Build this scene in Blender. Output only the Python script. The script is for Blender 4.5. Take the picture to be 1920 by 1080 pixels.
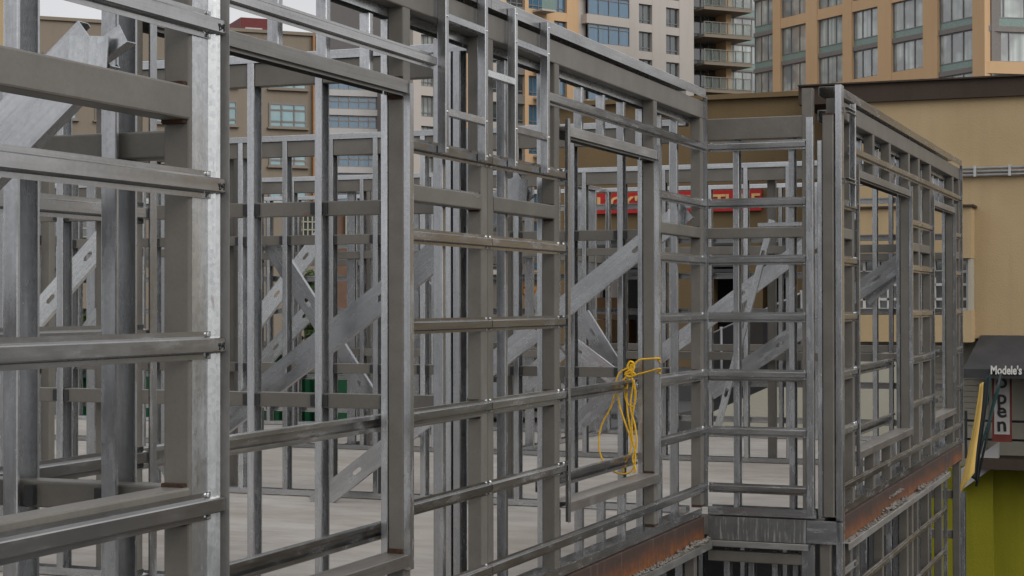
import bpy, math, random
from mathutils import Vector, Matrix
random.seed(7)
R = math.radians
scene = bpy.context.scene
COL = scene.collection
for o in list(bpy.data.objects):
    bpy.data.objects.remove(o)

# ------------------------------------------------------------------ camera
F_PX, YAW, PITCH, ROLL = 3247.58, 0.373695, 0.0082953, -0.001321
CAM = Vector((3.233, 0.0, 1.525))
_r = Vector((math.cos(YAW), math.sin(YAW), 0)); _f = Vector((-math.sin(YAW), math.cos(YAW), 0)); _u = Vector((0, 0, 1))
FW = _f * math.cos(PITCH) + _u * math.sin(PITCH)
_u2 = _u * math.cos(PITCH) - _f * math.sin(PITCH)
RT = _r * math.cos(ROLL) + _u2 * math.sin(ROLL)
UP = _u2 * math.cos(ROLL) - _r * math.sin(ROLL)
cd = bpy.data.cameras.new('camera'); cam = bpy.data.objects.new('camera', cd); COL.objects.link(cam)
cd.sensor_width = 36; cd.lens = 36 * F_PX / 1920; cd.clip_end = 3000; cd.clip_start = 0.1
M = Matrix((RT, UP, -FW)).transposed().to_4x4(); M.translation = CAM
cam.matrix_world = M
scene.camera = cam
scene.render.resolution_x, scene.render.resolution_y = 1024, 576

# ------------------------------------------------------------------ sky and sun
SUN_EL, SUN_AZ = R(33), R(116)          # azimuth clockwise from +Y
world = bpy.data.worlds.new('World'); scene.world = world; world.use_nodes = True
wn, wl = world.node_tree.nodes, world.node_tree.links
wn.clear()
def wnode(t, **k):
    n = wn.new(t)
    for a, b in k.items(): setattr(n, a, b)
    return n
out = wnode('ShaderNodeOutputWorld'); bg = wnode('ShaderNodeBackground'); bg.inputs['Strength'].default_value = 0.1
sky = wnode('ShaderNodeTexSky', sky_type='NISHITA', sun_disc=False, sun_elevation=SUN_EL, sun_rotation=SUN_AZ, dust_density=4.0)
hsv = wnode('ShaderNodeHueSaturation'); hsv.inputs['Saturation'].default_value = 0.35; hsv.inputs['Value'].default_value = 0.6
tc = wnode('ShaderNodeTexCoord'); sep = wnode('ShaderNodeSeparateXYZ')
ramp = wnode('ShaderNodeMapRange'); ramp.inputs['From Min'].default_value = -0.05; ramp.inputs['From Max'].default_value = 1.0
ramp.inputs['To Min'].default_value = 6.8; ramp.inputs['To Max'].default_value = 14.5
noi = wnode('ShaderNodeTexNoise'); noi.inputs['Scale'].default_value = 3.0; noi.inputs['Detail'].default_value = 3.0
mp = wnode('ShaderNodeMapping'); mp.inputs['Scale'].default_value = (1, 1, 3)
nr = wnode('ShaderNodeMapRange'); nr.inputs['From Min'].default_value = 0.3; nr.inputs['From Max'].default_value = 0.7
nr.inputs['To Min'].default_value = 0.82; nr.inputs['To Max'].default_value = 1.12
mul = wnode('ShaderNodeMath', operation='MULTIPLY')
tint = wnode('ShaderNodeVectorMath', operation='SCALE'); tint.inputs[0].default_value = (0.985, 0.99, 1.015)
mix = wnode('ShaderNodeMix', data_type='RGBA'); mix.inputs[0].default_value = 0.86
wl.new(tc.outputs['Generated'], sep.inputs[0]); wl.new(sep.outputs['Z'], ramp.inputs['Value'])
wl.new(tc.outputs['Generated'], mp.inputs[0]); wl.new(mp.outputs[0], noi.inputs['Vector']); wl.new(noi.outputs['Fac'], nr.inputs['Value'])
wl.new(ramp.outputs[0], mul.inputs[0]); wl.new(nr.outputs[0], mul.inputs[1]); wl.new(mul.outputs[0], tint.inputs['Scale'])
wl.new(sky.outputs[0], hsv.inputs['Color']); wl.new(hsv.outputs[0], mix.inputs['A']); wl.new(tint.outputs[0], mix.inputs['B'])
wl.new(mix.outputs['Result'], bg.inputs['Color']); wl.new(bg.outputs[0], out.inputs['Surface'])
sl = bpy.data.lights.new('sun', 'SUN'); sl.energy = 1.5;  sl.angle = R(40); sl.color = (1.0, 0.97, 0.93)
so = bpy.data.objects.new('sun', sl); COL.objects.link(so)
sdir = Vector((math.sin(SUN_AZ) * math.cos(SUN_EL), math.cos(SUN_AZ) * math.cos(SUN_EL), math.sin(SUN_EL)))
so.rotation_euler = (-sdir).to_track_quat('-Z', 'Y').to_euler(); so.location = (20, -5, 30)
vs = scene.view_settings; vs.view_transform = 'Standard'; vs.look = 'None'; vs.exposure = 0.0; vs.gamma = 1.0; vs.use_curve_mapping = False
scene.render.engine = 'CYCLES'
scene.cycles.max_bounces = 5; scene.cycles.diffuse_bounces = 3; scene.cycles.glossy_bounces = 3
scene.cycles.use_adaptive_sampling = True; scene.cycles.adaptive_threshold = 0.02

# ------------------------------------------------------------------ where a picture point meets a world plane
def ray(x, y): return FW + RT * ((x - 960) / F_PX) - UP * ((y - 540) / F_PX)
def onX(x, y, X): d = ray(x, y); return CAM + d * ((X - CAM.x) / d.x)
def onY(x, y, Y): d = ray(x, y); return CAM + d * ((Y - CAM.y) / d.y)
def onZ(x, y, Z): d = ray(x, y); return CAM + d * ((Z - CAM.z) / d.z)

# ------------------------------------------------------------------ materials
def newmat(name):
    m = bpy.data.materials.new(name); m.use_nodes = True
    n, l = m.node_tree.nodes, m.node_tree.links
    return m, n, l, n['Principled BSDF']
def srgb(r, g, b):
    return tuple(((c / 255) / 12.92 if c / 255 <= 0.04045 else ((c / 255 + 0.055) / 1.055) ** 2.4) for c in (r, g, b)) + (1,)
def mixn(n, l, fac, a, b, blend='MIX'):
    m = n.new('ShaderNodeMix'); m.data_type = 'RGBA'; m.blend_type = blend
    for sock, v in (('Factor', fac), ('A', a), ('B', b)):
        i = m.inputs[0] if sock == 'Factor' else m.inputs[sock]
        if isinstance(v, bpy.types.NodeSocket): l.new(v, i)
        else: i.default_value = v
    return m.outputs['Result']
def noise(n, l, vec, scale, detail=4, rough=0.55, sc=None, dim=None):
    if sc:
        mpn = n.new('ShaderNodeMapping'); mpn.inputs['Scale'].default_value = sc; l.new(vec, mpn.inputs[0]); vec = mpn.outputs[0]
    t = n.new('ShaderNodeTexNoise'); t.inputs['Scale'].default_value = scale; t.inputs['Detail'].default_value = detail; t.inputs['Roughness'].default_value = rough
    l.new(vec, t.inputs['Vector']); return t.outputs['Fac']
def mrange(n, l, v, a, b, c=0.0, d=1.0):
    m = n.new('ShaderNodeMapRange'); l.new(v, m.inputs['Value'])
    for k, x in (('From Min', a), ('From Max', b), ('To Min', c), ('To Max', d)): m.inputs[k].default_value = x
    return m.outputs[0]
def objvec(n, l):
    t = n.new('ShaderNodeTexCoord'); oi = n.new('ShaderNodeObjectInfo')
    a = n.new('ShaderNodeVectorMath'); a.operation = 'MULTIPLY_ADD'
    l.new(t.outputs['Object'], a.inputs[0]); a.inputs[1].default_value = (1, 1, 1)
    c = n.new('ShaderNodeCombineXYZ'); ml = n.new('ShaderNodeMath'); ml.operation = 'MULTIPLY'; ml.inputs[1].default_value = 37.0
    l.new(oi.outputs['Random'], ml.inputs[0]); l.new(ml.outputs[0], c.inputs[0]); l.new(ml.outputs[0], c.inputs[2])
    l.new(c.outputs[0], a.inputs[2])
    return a.outputs[0], oi.outputs['Random']
def bump(n, l, h, strength, dist, p):
    b = n.new('ShaderNodeBump'); b.inputs['Strength'].default_value = strength; b.inputs['Distance'].default_value = dist
    l.new(h, b.inputs['Height']); l.new(b.outputs[0], p.inputs['Normal'])

def galv(name, dark, light, metal=0.65, rough=(0.36, 0.55), stain=0.25, rust=0.0, dust=None, spangle=0.12):
    m, n, l, p = newmat(name)
    v, rnd = objvec(n, l)
    big = noise(n, l, v, 2.2, 2.5, 0.6, (3, 3, 1))
    streak = noise(n, l, v, 1.0, 2, 0.6, (70, 70, 1.6))
    vo = n.new('ShaderNodeTexVoronoi'); vo.inputs['Scale'].default_value = 85; l.new(v, vo.inputs['Vector'])
    sp = n.new('ShaderNodeSeparateColor'); l.new(vo.outputs['Color'], sp.inputs[0])
    c = mixn(n, l, mrange(n, l, big, 0.3, 0.7), dark, light)
    c = mixn(n, l, mrange(n, l, streak, 0.4, 0.7, 0, 0.34), c, tuple(x * 0.62 for x in dark[:3]) + (1,))
    c = mixn(n, l, mrange(n, l, sp.outputs[0], 0, 1, 0.0, spangle), c, tuple(min(1, x * 1.35) for x in light[:3]) + (1,))
    st = noise(n, l, v, 1.7, 3.5, 0.7, (9, 9, 2.0))
    stm = mrange(n, l, st, 0.53, 0.66, 0, stain)
    c = mixn(n, l, stm, c, (0.36, 0.38, 0.40, 1))
    if rust:
        rs = noise(n, l, v, 5.0, 3, 0.7, (4, 4, 1.2))
        c = mixn(n, l, mrange(n, l, rs, 0.66, 0.74, 0, rust), c, (0.22, 0.085, 0.02, 1))
    if dust:
        g = n.new('ShaderNodeNewGeometry'); s2 = n.new('ShaderNodeSeparateXYZ'); l.new(g.outputs['Normal'], s2.inputs[0])
        c = mixn(n, l, mrange(n, l, s2.outputs['Z'], 0.6, 0.95, 0, dust), c, (0.30, 0.28, 0.25, 1))
    hs = n.new('ShaderNodeHueSaturation'); l.new(c, hs.inputs['Color']); l.new(mrange(n, l, rnd, 0, 1, 0.72, 1.2), hs.inputs['Value'])
    l.new(hs.outputs[0], p.inputs['Base Color'])
    l.new(mrange(n, l, stm, 0, 1, metal, 0.1), p.inputs['Metallic'])
    l.new(mrange(n, l, st, 0.3, 0.7, rough[0], rough[1]), p.inputs['Roughness'])
    return m
def painted(name, c1, c2, rough=0.6, scale=4.0, rust=0.0, sc=(1, 1, 1), bs=0.15, fine=60, spec=0.35, rustcol=(0.16, 0.06, 0.02, 1), vary=(0.9, 1.08)):
    m, n, l, p = newmat(name)
    v, rnd = objvec(n, l)
    a = noise(n, l, v, scale, 3, 0.65, sc); b = noise(n, l, v, fine, 1.5, 0.6)
    c = mixn(n, l, mrange(n, l, a, 0.3, 0.7), c1, c2)
    c = mixn(n, l, mrange(n, l, b, 0.35, 0.75, 0, 0.25), c, tuple(x * 0.7 for x in c1[:3]) + (1,))
    if rust:
        rs = noise(n, l, v, 7, 3.5, 0.75, (2, 2, 0.7))
        c = mixn(n, l, mrange(n, l, rs, 0.67, 0.78, 0, rust), c, rustcol)
    hs = n.new('ShaderNodeHueSaturation'); l.new(c, hs.inputs['Color']); l.new(mrange(n, l, rnd, 0, 1, *vary), hs.inputs['Value'])
    l.new(hs.outputs[0], p.inputs['Base Color'])
    p.inputs['Roughness'].default_value = rough; p.inputs['Specular IOR Level'].default_value = spec
    if bs > 0.1: bump(n, l, b, bs, 0.01, p)
    return m
def wall_mat(name, c1, c2, streak=0.3, bs=0.3, scale=0.35):
    m, n, l, p = newmat(name)
    g = n.new('ShaderNodeNewGeometry'); v = g.outputs['Position']
    a = noise(n, l, v, scale, 7, 0.62); b = noise(n, l, v, 22, 3, 0.6); s = noise(n, l, v, 1.0, 5, 0.6, (2.2, 2.2, 0.16))
    c = mixn(n, l, mrange(n, l, a, 0.3, 0.7), c1, c2)
    c = mixn(n, l, mrange(n, l, s, 0.48, 0.75, 0, streak), c, tuple(x * 0.62 for x in c1[:3]) + (1,))
    l.new(c, p.inputs['Base Color']); p.inputs['Roughness'].default_value = 0.85; p.inputs['Specular IOR Level'].default_value = 0.2
    bump(n, l, b, bs, 0.03, p)
    return m
def plain(name, c, rough=0.6, metal=0.0, spec=0.4):
    return_m, n, l, p = newmat(name)
    v, rnd = objvec(n, l)
    a = noise(n, l, v, 6, 5)
    c2 = tuple(x * 0.75 for x in c[:3]) + (1,)
    l.new(mixn(n, l, mrange(n, l, a, 0.3, 0.75), c, c2), p.inputs['Base Color'])
    p.inputs['Roughness'].default_value = rough; p.inputs['Metallic'].default_value = metal; p.inputs['Specular IOR Level'].default_value = spec
    return return_m

MAT = {}
MAT['galv'] = galv('galvanised_steel', (0.40, 0.408, 0.418, 1), (0.54, 0.548, 0.56, 1), metal=0.90, rough=(0.17, 0.32), stain=0.38, spangle=0.2)
MAT['hat'] = galv('galvanised_furring', (0.30, 0.297, 0.292, 1), (0.45, 0.447, 0.442, 1), metal=0.92, rough=(0.15, 0.30), stain=0.2, rust=0.08, dust=0.15)
MAT['bright'] = galv('galvanised_bright', (0.58, 0.61, 0.62, 1), (0.80, 0.82, 0.83, 1), metal=0.9, rough=(0.20, 0.32), stain=0.3, rust=0.5, spangle=0.4)  # paler base; on the corner and interior braces it imitates reflected sky
MAT['dusty'] = galv('galvanised_dusty', (0.23, 0.222, 0.208, 1), (0.33, 0.32, 0.305, 1), metal=0.62, rough=(0.32, 0.5), stain=0.2, rust=0.15, dust=0.35)
MAT['primer'] = painted('grey_primer_steel', (0.108, 0.100, 0.087, 1), (0.150, 0.140, 0.123, 1), rough=0.42, rust=0.75, bs=0.05, fine=90, spec=0.4)
MAT['dark'] = painted('dark_clip', (0.02, 0.021, 0.023, 1), (0.035, 0.035, 0.038, 1), rough=0.6)
MAT['weld'] = painted('burnt_weld', (0.022, 0.016, 0.013, 1), (0.075, 0.032, 0.015, 1), rough=0.85, scale=40, bs=0.6)
MAT['rope'] = painted('yellow_rope', (0.52, 0.28, 0.010, 1), (0.72, 0.43, 0.02, 1), rough=0.7, scale=60, fine=300, bs=0.5)
MAT['red'] = painted('red_strap', (0.5, 0.015, 0.02, 1), (0.62, 0.03, 0.03, 1), rough=0.6)
MAT['ink'] = plain('marker_ink', (0.012, 0.012, 0.013, 1), 0.5)
MAT['debris'] = painted('mortar_crumbs', (0.13, 0.118, 0.10, 1), (0.22, 0.20, 0.175, 1), rough=0.95, bs=0.6)

def concrete():
    m, n, l, p = newmat('concrete_slab')
    g = n.new('ShaderNodeNewGeometry'); v = g.outputs['Position']
    a = noise(n, l, v, 0.55, 8, 0.6); b = noise(n, l, v, 3.0, 8, 0.7, (0.6, 1.6, 1)); d = noise(n, l, v, 45, 3)
    c = mixn(n, l, mrange(n, l, a, 0.3, 0.7), (0.25, 0.222, 0.19, 1), (0.37, 0.348, 0.318, 1))
    c = mixn(n, l, mrange(n, l, b, 0.42, 0.72, 0, 0.6), c, (0.14, 0.122, 0.104, 1))
    st = noise(n, l, v, 1.1, 6, 0.7)
    c = mixn(n, l, mrange(n, l, st, 0.66, 0.76, 0, 0.6), c, (0.24, 0.13, 0.045, 1))
    w = noise(n, l, v, 0.9, 6, 0.65, (0.5, 1.3, 1))
    c = mixn(n, l, mrange(n, l, w, 0.55, 0.72, 0, 0.5), c, (0.42, 0.405, 0.38, 1))
    l.new(c, p.inputs['Base Color']); p.inputs['Roughness'].default_value = 0.82
    bump(n, l, d, 0.2, 0.01, p); return m
MAT['concrete'] = concrete()
MAT['sillmat'] = galv('weathered_sill', (0.15, 0.132, 0.115, 1), (0.24, 0.222, 0.205, 1), metal=0.55, rough=(0.35, 0.5), stain=0.15, rust=0.35, dust=0.3)
def rusty():
    m, n, l, p = newmat('rusted_channel')
    t = n.new('ShaderNodeTexCoord'); v = t.outputs['Object']
    s = n.new('ShaderNodeSeparateXYZ'); l.new(v, s.inputs[0])
    w = noise(n, l, v, 3.0, 6, 0.65, (0.6, 1, 1.4))
    ad = n.new('ShaderNodeMath'); ad.operation = 'MULTIPLY_ADD'; l.new(w, ad.inputs[0]); ad.inputs[1].default_value = 0.13; l.new(s.outputs[0], ad.inputs[2])
    dr = noise(n, l, v, 1.0, 3, 0.65, (3.0, 3, 24)); f = noise(n, l, v, 16, 4, 0.7); pt = noise(n, l, v, 1.3, 3, 0.6, (3, 1, 1))
    a2 = n.new('ShaderNodeMath'); a2.operation = 'MULTIPLY_ADD'; l.new(dr, a2.inputs[0]); a2.inputs[1].default_value = 0.12; l.new(ad.outputs[0], a2.inputs[2])
    a3 = n.new('ShaderNodeMath'); a3.operation = 'MULTIPLY_ADD'; l.new(pt, a3.inputs[0]); a3.inputs[1].default_value = 0.22; l.new(a2.outputs[0], a3.inputs[2])
    c = mixn(n, l, mrange(n, l, a3.outputs[0], 0.20, 0.34), (0.034, 0.019, 0.014, 1), (0.21, 0.060, 0.004, 1))
    c = mixn(n, l, mrange(n, l, f, 0.42, 0.62, 0, 0.8), c, (0.052, 0.022, 0.011, 1))
    c = mixn(n, l, mrange(n, l, dr, 0.58, 0.68, 0, 0.35), c, (0.12, 0.10, 0.088, 1))
    l.new(c, p.inputs['Base Color']); p.inputs['Roughness'].default_value = 0.85
    bump(n, l, f, 0.3, 0.006, p); return m
MAT['rust'] = rusty()
def stained_panel():
    m, n, l, p = newmat('dark_flashing')
    t = n.new('ShaderNodeTexCoord'); v = t.outputs['Object']
    a = noise(n, l, v, 7, 6, 0.6)
    c = mixn(n, l, mrange(n, l, a, 0.3, 0.7), (0.085, 0.085, 0.086, 1), (0.14, 0.138, 0.135, 1))
    dr = noise(n, l, v, 1.0, 5, 0.7, (2.0, 3, 38))
    c = mixn(n, l, mrange(n, l, dr, 0.53, 0.60, 0, 0.8), c, (0.34, 0.33, 0.315, 1))
    l.new(c, p.inputs['Base Color']); p.inputs['Roughness'].default_value = 0.5; p.inputs['Metallic'].default_value = 0.3
    return m
MAT['flashing'] = stained_panel()
MAT['deck'] = wall_mat('worn_deck_concrete', (0.32, 0.31, 0.295, 1), (0.40, 0.39, 0.37, 1), 0.0, 0.2, 0.4)
MAT['asphalt'] = wall_mat('asphalt', (0.045, 0.045, 0.047, 1), (0.07, 0.07, 0.07, 1), 0.0, 0.3, 0.8)
MAT['tan'] = wall_mat('tan_stucco', (0.37, 0.275, 0.155, 1), (0.43, 0.325, 0.19, 1), 0.32, 0.22)
MAT['brown'] = wall_mat('brown_stucco', (0.135, 0.095, 0.048, 1), (0.165, 0.115, 0.060, 1), 0.25, 0.25)
MAT['fascia'] = wall_mat('dark_brown_fascia', (0.047, 0.034, 0.026, 1), (0.065, 0.048, 0.037, 1), 0.4, 0.2)
MAT['cream'] = wall_mat('cream_siding', (0.33, 0.31, 0.25, 1), (0.39, 0.37, 0.30, 1), 0.2, 0.2)
MAT['green'] = wall_mat('lime_wall', (0.19, 0.18, 0.012, 1), (0.23, 0.215, 0.016, 1), 0.35, 0.25)
MAT['olive'] = wall_mat('olive_grey_stucco', (0.20, 0.168, 0.13, 1), (0.235, 0.195, 0.15, 1), 0.2, 0.2, 0.1)
MAT['peach'] = wall_mat('orange_precast', (0.52, 0.34, 0.19, 1), (0.58, 0.39, 0.225, 1), 0.12, 0.1, 0.1)
MAT['beige'] = wall_mat('beige_precast', (0.42, 0.385, 0.345, 1), (0.47, 0.43, 0.39, 1), 0.12, 0.1, 0.08)
MAT['white'] = wall_mat('white_panel', (0.42, 0.41, 0.40, 1), (0.47, 0.46, 0.45, 1), 0.15, 0.1, 0.1)
MAT['greyband'] = plain('grey_metal_band', (0.20, 0.18, 0.165, 1), 0.5)
MAT['mullion'] = plain('mullion_metal', (0.22, 0.22, 0.22, 1), 0.45, 0.3)
MAT['tealpanel'] = plain('teal_spandrel_glass', (0.22, 0.30, 0.27, 1), 0.15)
MAT['awning'] = painted('black_awning_cloth', (0.028, 0.028, 0.03, 1), (0.045, 0.044, 0.045, 1), rough=0.85, scale=2)
MAT['letter'] = plain('cream_lettering', (0.62, 0.60, 0.56, 1), 0.6)
MAT['signred'] = plain('sign_red', (0.40, 0.010, 0.011, 1), 0.5)
MAT['signgold'] = plain('sign_gold', (0.62, 0.40, 0.15, 1), 0.5)
MAT['brickred'] = plain('banner_red', (0.13, 0.022, 0.014, 1), 0.7)
MAT['banner'] = plain('banner_white', (0.36, 0.34, 0.32, 1), 0.7)
MAT['pipe'] = plain('grey_conduit', (0.48, 0.48, 0.48, 1), 0.4, 0.3)
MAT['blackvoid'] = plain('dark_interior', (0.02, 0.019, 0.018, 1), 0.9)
MAT['shutter'] = plain('dark_shutter', (0.045, 0.045, 0.048, 1), 0.5)
MAT['yellow'] = painted('yellow_cloth', (0.55, 0.36, 0.09, 1), (0.64, 0.44, 0.13, 1), rough=0.8, scale=2)
MAT['blackcloth'] = painted('black_cloth', (0.012, 0.014, 0.018, 1), (0.02, 0.022, 0.026, 1), rough=0.8)
MAT['greencloth'] = painted('dark_green_cloth', (0.012, 0.045, 0.042, 1), (0.02, 0.06, 0.055, 1), rough=0.8)
MAT['bin'] = painted('green_bin_paint', (0.004, 0.045, 0.018, 1), (0.006, 0.06, 0.024, 1), rough=0.45, rust=0.3)
MAT['carton'] = painted('cardboard', (0.27, 0.16, 0.08, 1), (0.33, 0.20, 0.10, 1), rough=0.9)
MAT['leaf'] = painted('autumn_leaf', (0.20, 0.07, 0.01, 1), (0.30, 0.14, 0.02, 1), rough=0.8, vary=(0.7, 1.3))
MAT['leafgreen'] = painted('green_leaf', (0.03, 0.055, 0.015, 1), (0.06, 0.09, 0.025, 1), rough=0.8)
MAT['bark'] = painted('bark', (0.05, 0.035, 0.025, 1), (0.09, 0.065, 0.045, 1), rough=0.9)
MAT['carwhite'] = plain('white_car_paint', (0.62, 0.62, 0.62, 1), 0.25)
MAT['carsilver'] = plain('silver_car_paint', (0.35, 0.36, 0.37, 1), 0.28, 0.5)
MAT['tyre'] = plain('tyre_rubber', (0.02, 0.02, 0.02, 1), 0.8)
MAT['orangepipe'] = plain('rust_orange_pipe', (0.34, 0.17, 0.07, 1), 0.7)
MAT['redbox'] = plain('dark_red_cladding', (0.13, 0.014, 0.014, 1), 0.6)
MAT['brick'] = painted('far_brick', (0.13, 0.075, 0.05, 1), (0.17, 0.10, 0.07, 1), rough=0.9)
def glass(name, base, curtain, amt, rough=0.06, folds=3.0):
    """tinted window pane with drawn curtains behind it"""
    m, n, l, p = newmat(name)
    v, rnd = objvec(n, l)
    f = noise(n, l, v, 1.0, 2, 0.4, (folds, 0.01, 0.03))
    big = noise(n, l, v, 0.35, 2)
    cu = mixn(n, l, mrange(n, l, f, 0.35, 0.65), curtain, tuple(x * 0.55 for x in curtain[:3]) + (1,))
    mk = n.new('ShaderNodeMath'); mk.operation = 'MULTIPLY'
    l.new(mrange(n, l, big, 0.42, 0.55), mk.inputs[0]); mk.inputs[1].default_value = amt
    c = mixn(n, l, mk.outputs[0], base, cu)
    l.new(c, p.inputs['Base Color']); p.inputs['Roughness'].default_value = rough; p.inputs['IOR'].default_value = 2.3
    return m
MAT['glass_tower'] = glass('tower_glass', (0.20, 0.21, 0.205, 1), (0.48, 0.53, 0.50, 1), 0.95)  # base and curtain colours lifted to imitate sky reflected in the glass
MAT['glass_blue'] = glass('blue_glass', (0.045, 0.135, 0.22, 1), (0.07, 0.18, 0.28, 1), 0.5)
MAT['glass_dark'] = glass('dark_glass', (0.025, 0.032, 0.034, 1), (0.10, 0.12, 0.11, 1), 0.6)
def clear_glass(name, c, alpha):
    m, n, l, p = newmat(name); p.inputs['Base Color'].default_value = c; p.inputs['Roughness'].default_value = 0.05; p.inputs['Alpha'].default_value = alpha
    return m
MAT['rail_glass'] = clear_glass('balcony_rail_glass', (0.25, 0.3, 0.28, 1), 0.25)
MAT['railmetal'] = plain('bronze_rail', (0.20, 0.18, 0.14, 1), 0.5)
MAT['glass_teal'] = glass('teal_glass', (0.13, 0.28, 0.31, 1), (0.30, 0.42, 0.42, 1), 0.7, folds=1.0)

# ------------------------------------------------------------------ object helpers
WORLD = {}
def thing(name, label, cat, loc=(0, 0, 0), group=None):
    o = bpy.data.objects.new(name, None); COL.objects.link(o); o.location = loc
    o.empty_display_size = 0.2
    o['label'] = label; o['category'] = cat
    if group: o['group'] = group
    WORLD[o] = Matrix.Translation(loc)
    return o
def add(name, mesh, mat, parent, mw):
    o = bpy.data.objects.new(name, mesh); COL.objects.link(o)
    if not mesh.materials: mesh.materials.append(MAT[mat])
    elif mesh.materials[0] != MAT[mat]:
        mesh = mesh.copy(); mesh.materials[0] = MAT[mat]; o.data = mesh
    if parent is not None:
        o.parent = parent
        o.matrix_basis = WORLD[parent].inverted() @ mw
    else: o.matrix_basis = mw
    WORLD[o] = mw
    return o
def tag(o, label, cat, group=None):
    o['label'] = label; o['category'] = cat
    if group: o['group'] = group
    return o
def struct(o): o['kind'] = 'structure'; return o
def mesh_from(name, v, f, smooth=False):
    m = bpy.data.meshes.new(name); m.from_pydata(v, [], f); m.update()
    if smooth:
        for p in m.polygons: p.use_smooth = True
    return m
CACHE = {}
def extr(key, prof, L, mat):
    """mesh of a profile (u,v) extruded along local z from 0 to L"""
    k = (key, round(L, 3), mat)
    if k in CACHE: return CACHE[k]
    n = len(prof)
    v = [(a, b, 0) for a, b in prof] + [(a, b, L) for a, b in prof]
    f = [(i, (i + 1) % n, n + (i + 1) % n, n + i) for i in range(n)]
    f += [tuple(reversed(range(n))), tuple(range(n, 2 * n))]
    m = mesh_from(key, v, f); CACHE[k] = m
    return m
def basis(p0, p1, ref):
    w = (p1 - p0).normalized(); u = (ref - w * ref.dot(w)).normalized(); v = w.cross(u)
    m = Matrix((u, v, w)).transposed().to_4x4(); m.translation = p0
    return m
def member(name, key, prof, p0, p1, ref, mat, parent):
    p0, p1, ref = Vector(p0), Vector(p1), Vector(ref)
    return add(name, extr(key, prof, (p1 - p0).length, mat), mat, parent, basis(p0, p1, ref))
def ccw(p):
    a = sum(p[i][0] * p[(i + 1) % len(p)][1] - p[(i + 1) % len(p)][0] * p[i][1] for i in range(len(p)))
    return p if a > 0 else list(reversed(p))
def P_hss(w, h, c=0.006):
    a, b = w / 2, h / 2; d = c * 0.3
    return ccw([(a - c, -b), (a - d, -b + d), (a, -b + c), (a, b - c), (a - d, b - d), (a - c, b), (-a + c, b), (-a + d, b - d), (-a, b - c), (-a, -b + c), (-a + d, -b + d), (-a + c, -b)])
def P_c(d, fl, lip=0.012, t=0.0022, r=0.0028):
    a = d / 2
    return ccw([(-a, r), (-a + r, 0), (a - r, 0), (a, r), (a, fl - r), (a - r, fl), (a - lip, fl), (a - lip, fl - t), (a - t, fl - t), (a - t, t), (-a + t, t), (-a + t, fl - t), (-a + lip, fl - t), (-a + lip, fl), (-a + r, fl), (-a, fl - r)])
def P_u(d, fl, t=0.0022, r=0.0028):
    a = d / 2
    return ccw([(-a, r), (-a + r, 0), (a - r, 0), (a, r), (a, fl), (a - t, fl), (a - t, t), (-a + t, t), (-a + t, fl), (-a, fl)])
def P_hat(d=0.022, w=0.070, t=0.0022, r=0.003):
    h = w / 2
    return ccw([(-h, t), (-0.0225, t), (-0.0184, d - r), (-0.0184 + r, d), (0.0184 - r, d), (0.0184, d - r), (0.0225, t), (h, t), (h, 0), (0.0205, 0), (0.0160, d - t), (-0.0160, d - t), (-0.0205, 0), (-h, 0)])
def P_l(a, b, t=0.003): return ccw([(0, 0), (a, 0), (a, t), (t, t), (t, b), (0, b)])
HSS3 = P_hss(0.076, 0.076); CST = P_c(0.092, 0.041); CS6 = P_c(0.152, 0.045); SM = P_c(0.050, 0.038, 0.010); TRK = P_u(0.095, 0.045)
HAT = P_hat(); CLP = P_hss(0.08, 0.014, 0.002)
X, Y, Z = Vector((1, 0, 0)), Vector((0, 1, 0)), Vector((0, 0, 1))
def box_mesh(dx, dy, dz, mat, bev=0.0):
    k = ('box', round(dx, 3), round(dy, 3), round(dz, 3), mat, bev)
    if k in CACHE: return CACHE[k]
    a, b, c = dx / 2, dy / 2, dz
    if not bev:
        v = [(-a, -b, 0), (a, -b, 0), (a, b, 0), (-a, b, 0), (-a, -b, c), (a, -b, c), (a, b, c), (-a, b, c)]
        f = [(0, 3, 2, 1), (4, 5, 6, 7), (0, 1, 5, 4), (1, 2, 6, 5), (2, 3, 7, 6), (3, 0, 4, 7)]
        m = mesh_from('box', v, f)
    else:
        import bmesh
        bm = bmesh.new(); bmesh.ops.create_cube(bm, size=1)
        for q in bm.verts: q.co = Vector((q.co.x * dx, q.co.y * dy, (q.co.z + 0.5) * dz))
        bmesh.ops.bevel(bm, geom=bm.edges[:], offset=bev, segments=2, affect='EDGES')
        m = bpy.data.meshes.new('box'); bm.to_mesh(m); bm.free()
    CACHE[k] = m
    return m
def box(name, lo, hi, mat, parent, bev=0.0):
    lo, hi = Vector(lo), Vector(hi); d = hi - lo
    return add(name, box_mesh(d.x, d.y, d.z, mat, bev), mat, parent, Matrix.Translation(((lo.x + hi.x) / 2, (lo.y + hi.y) / 2, lo.z)))
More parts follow.
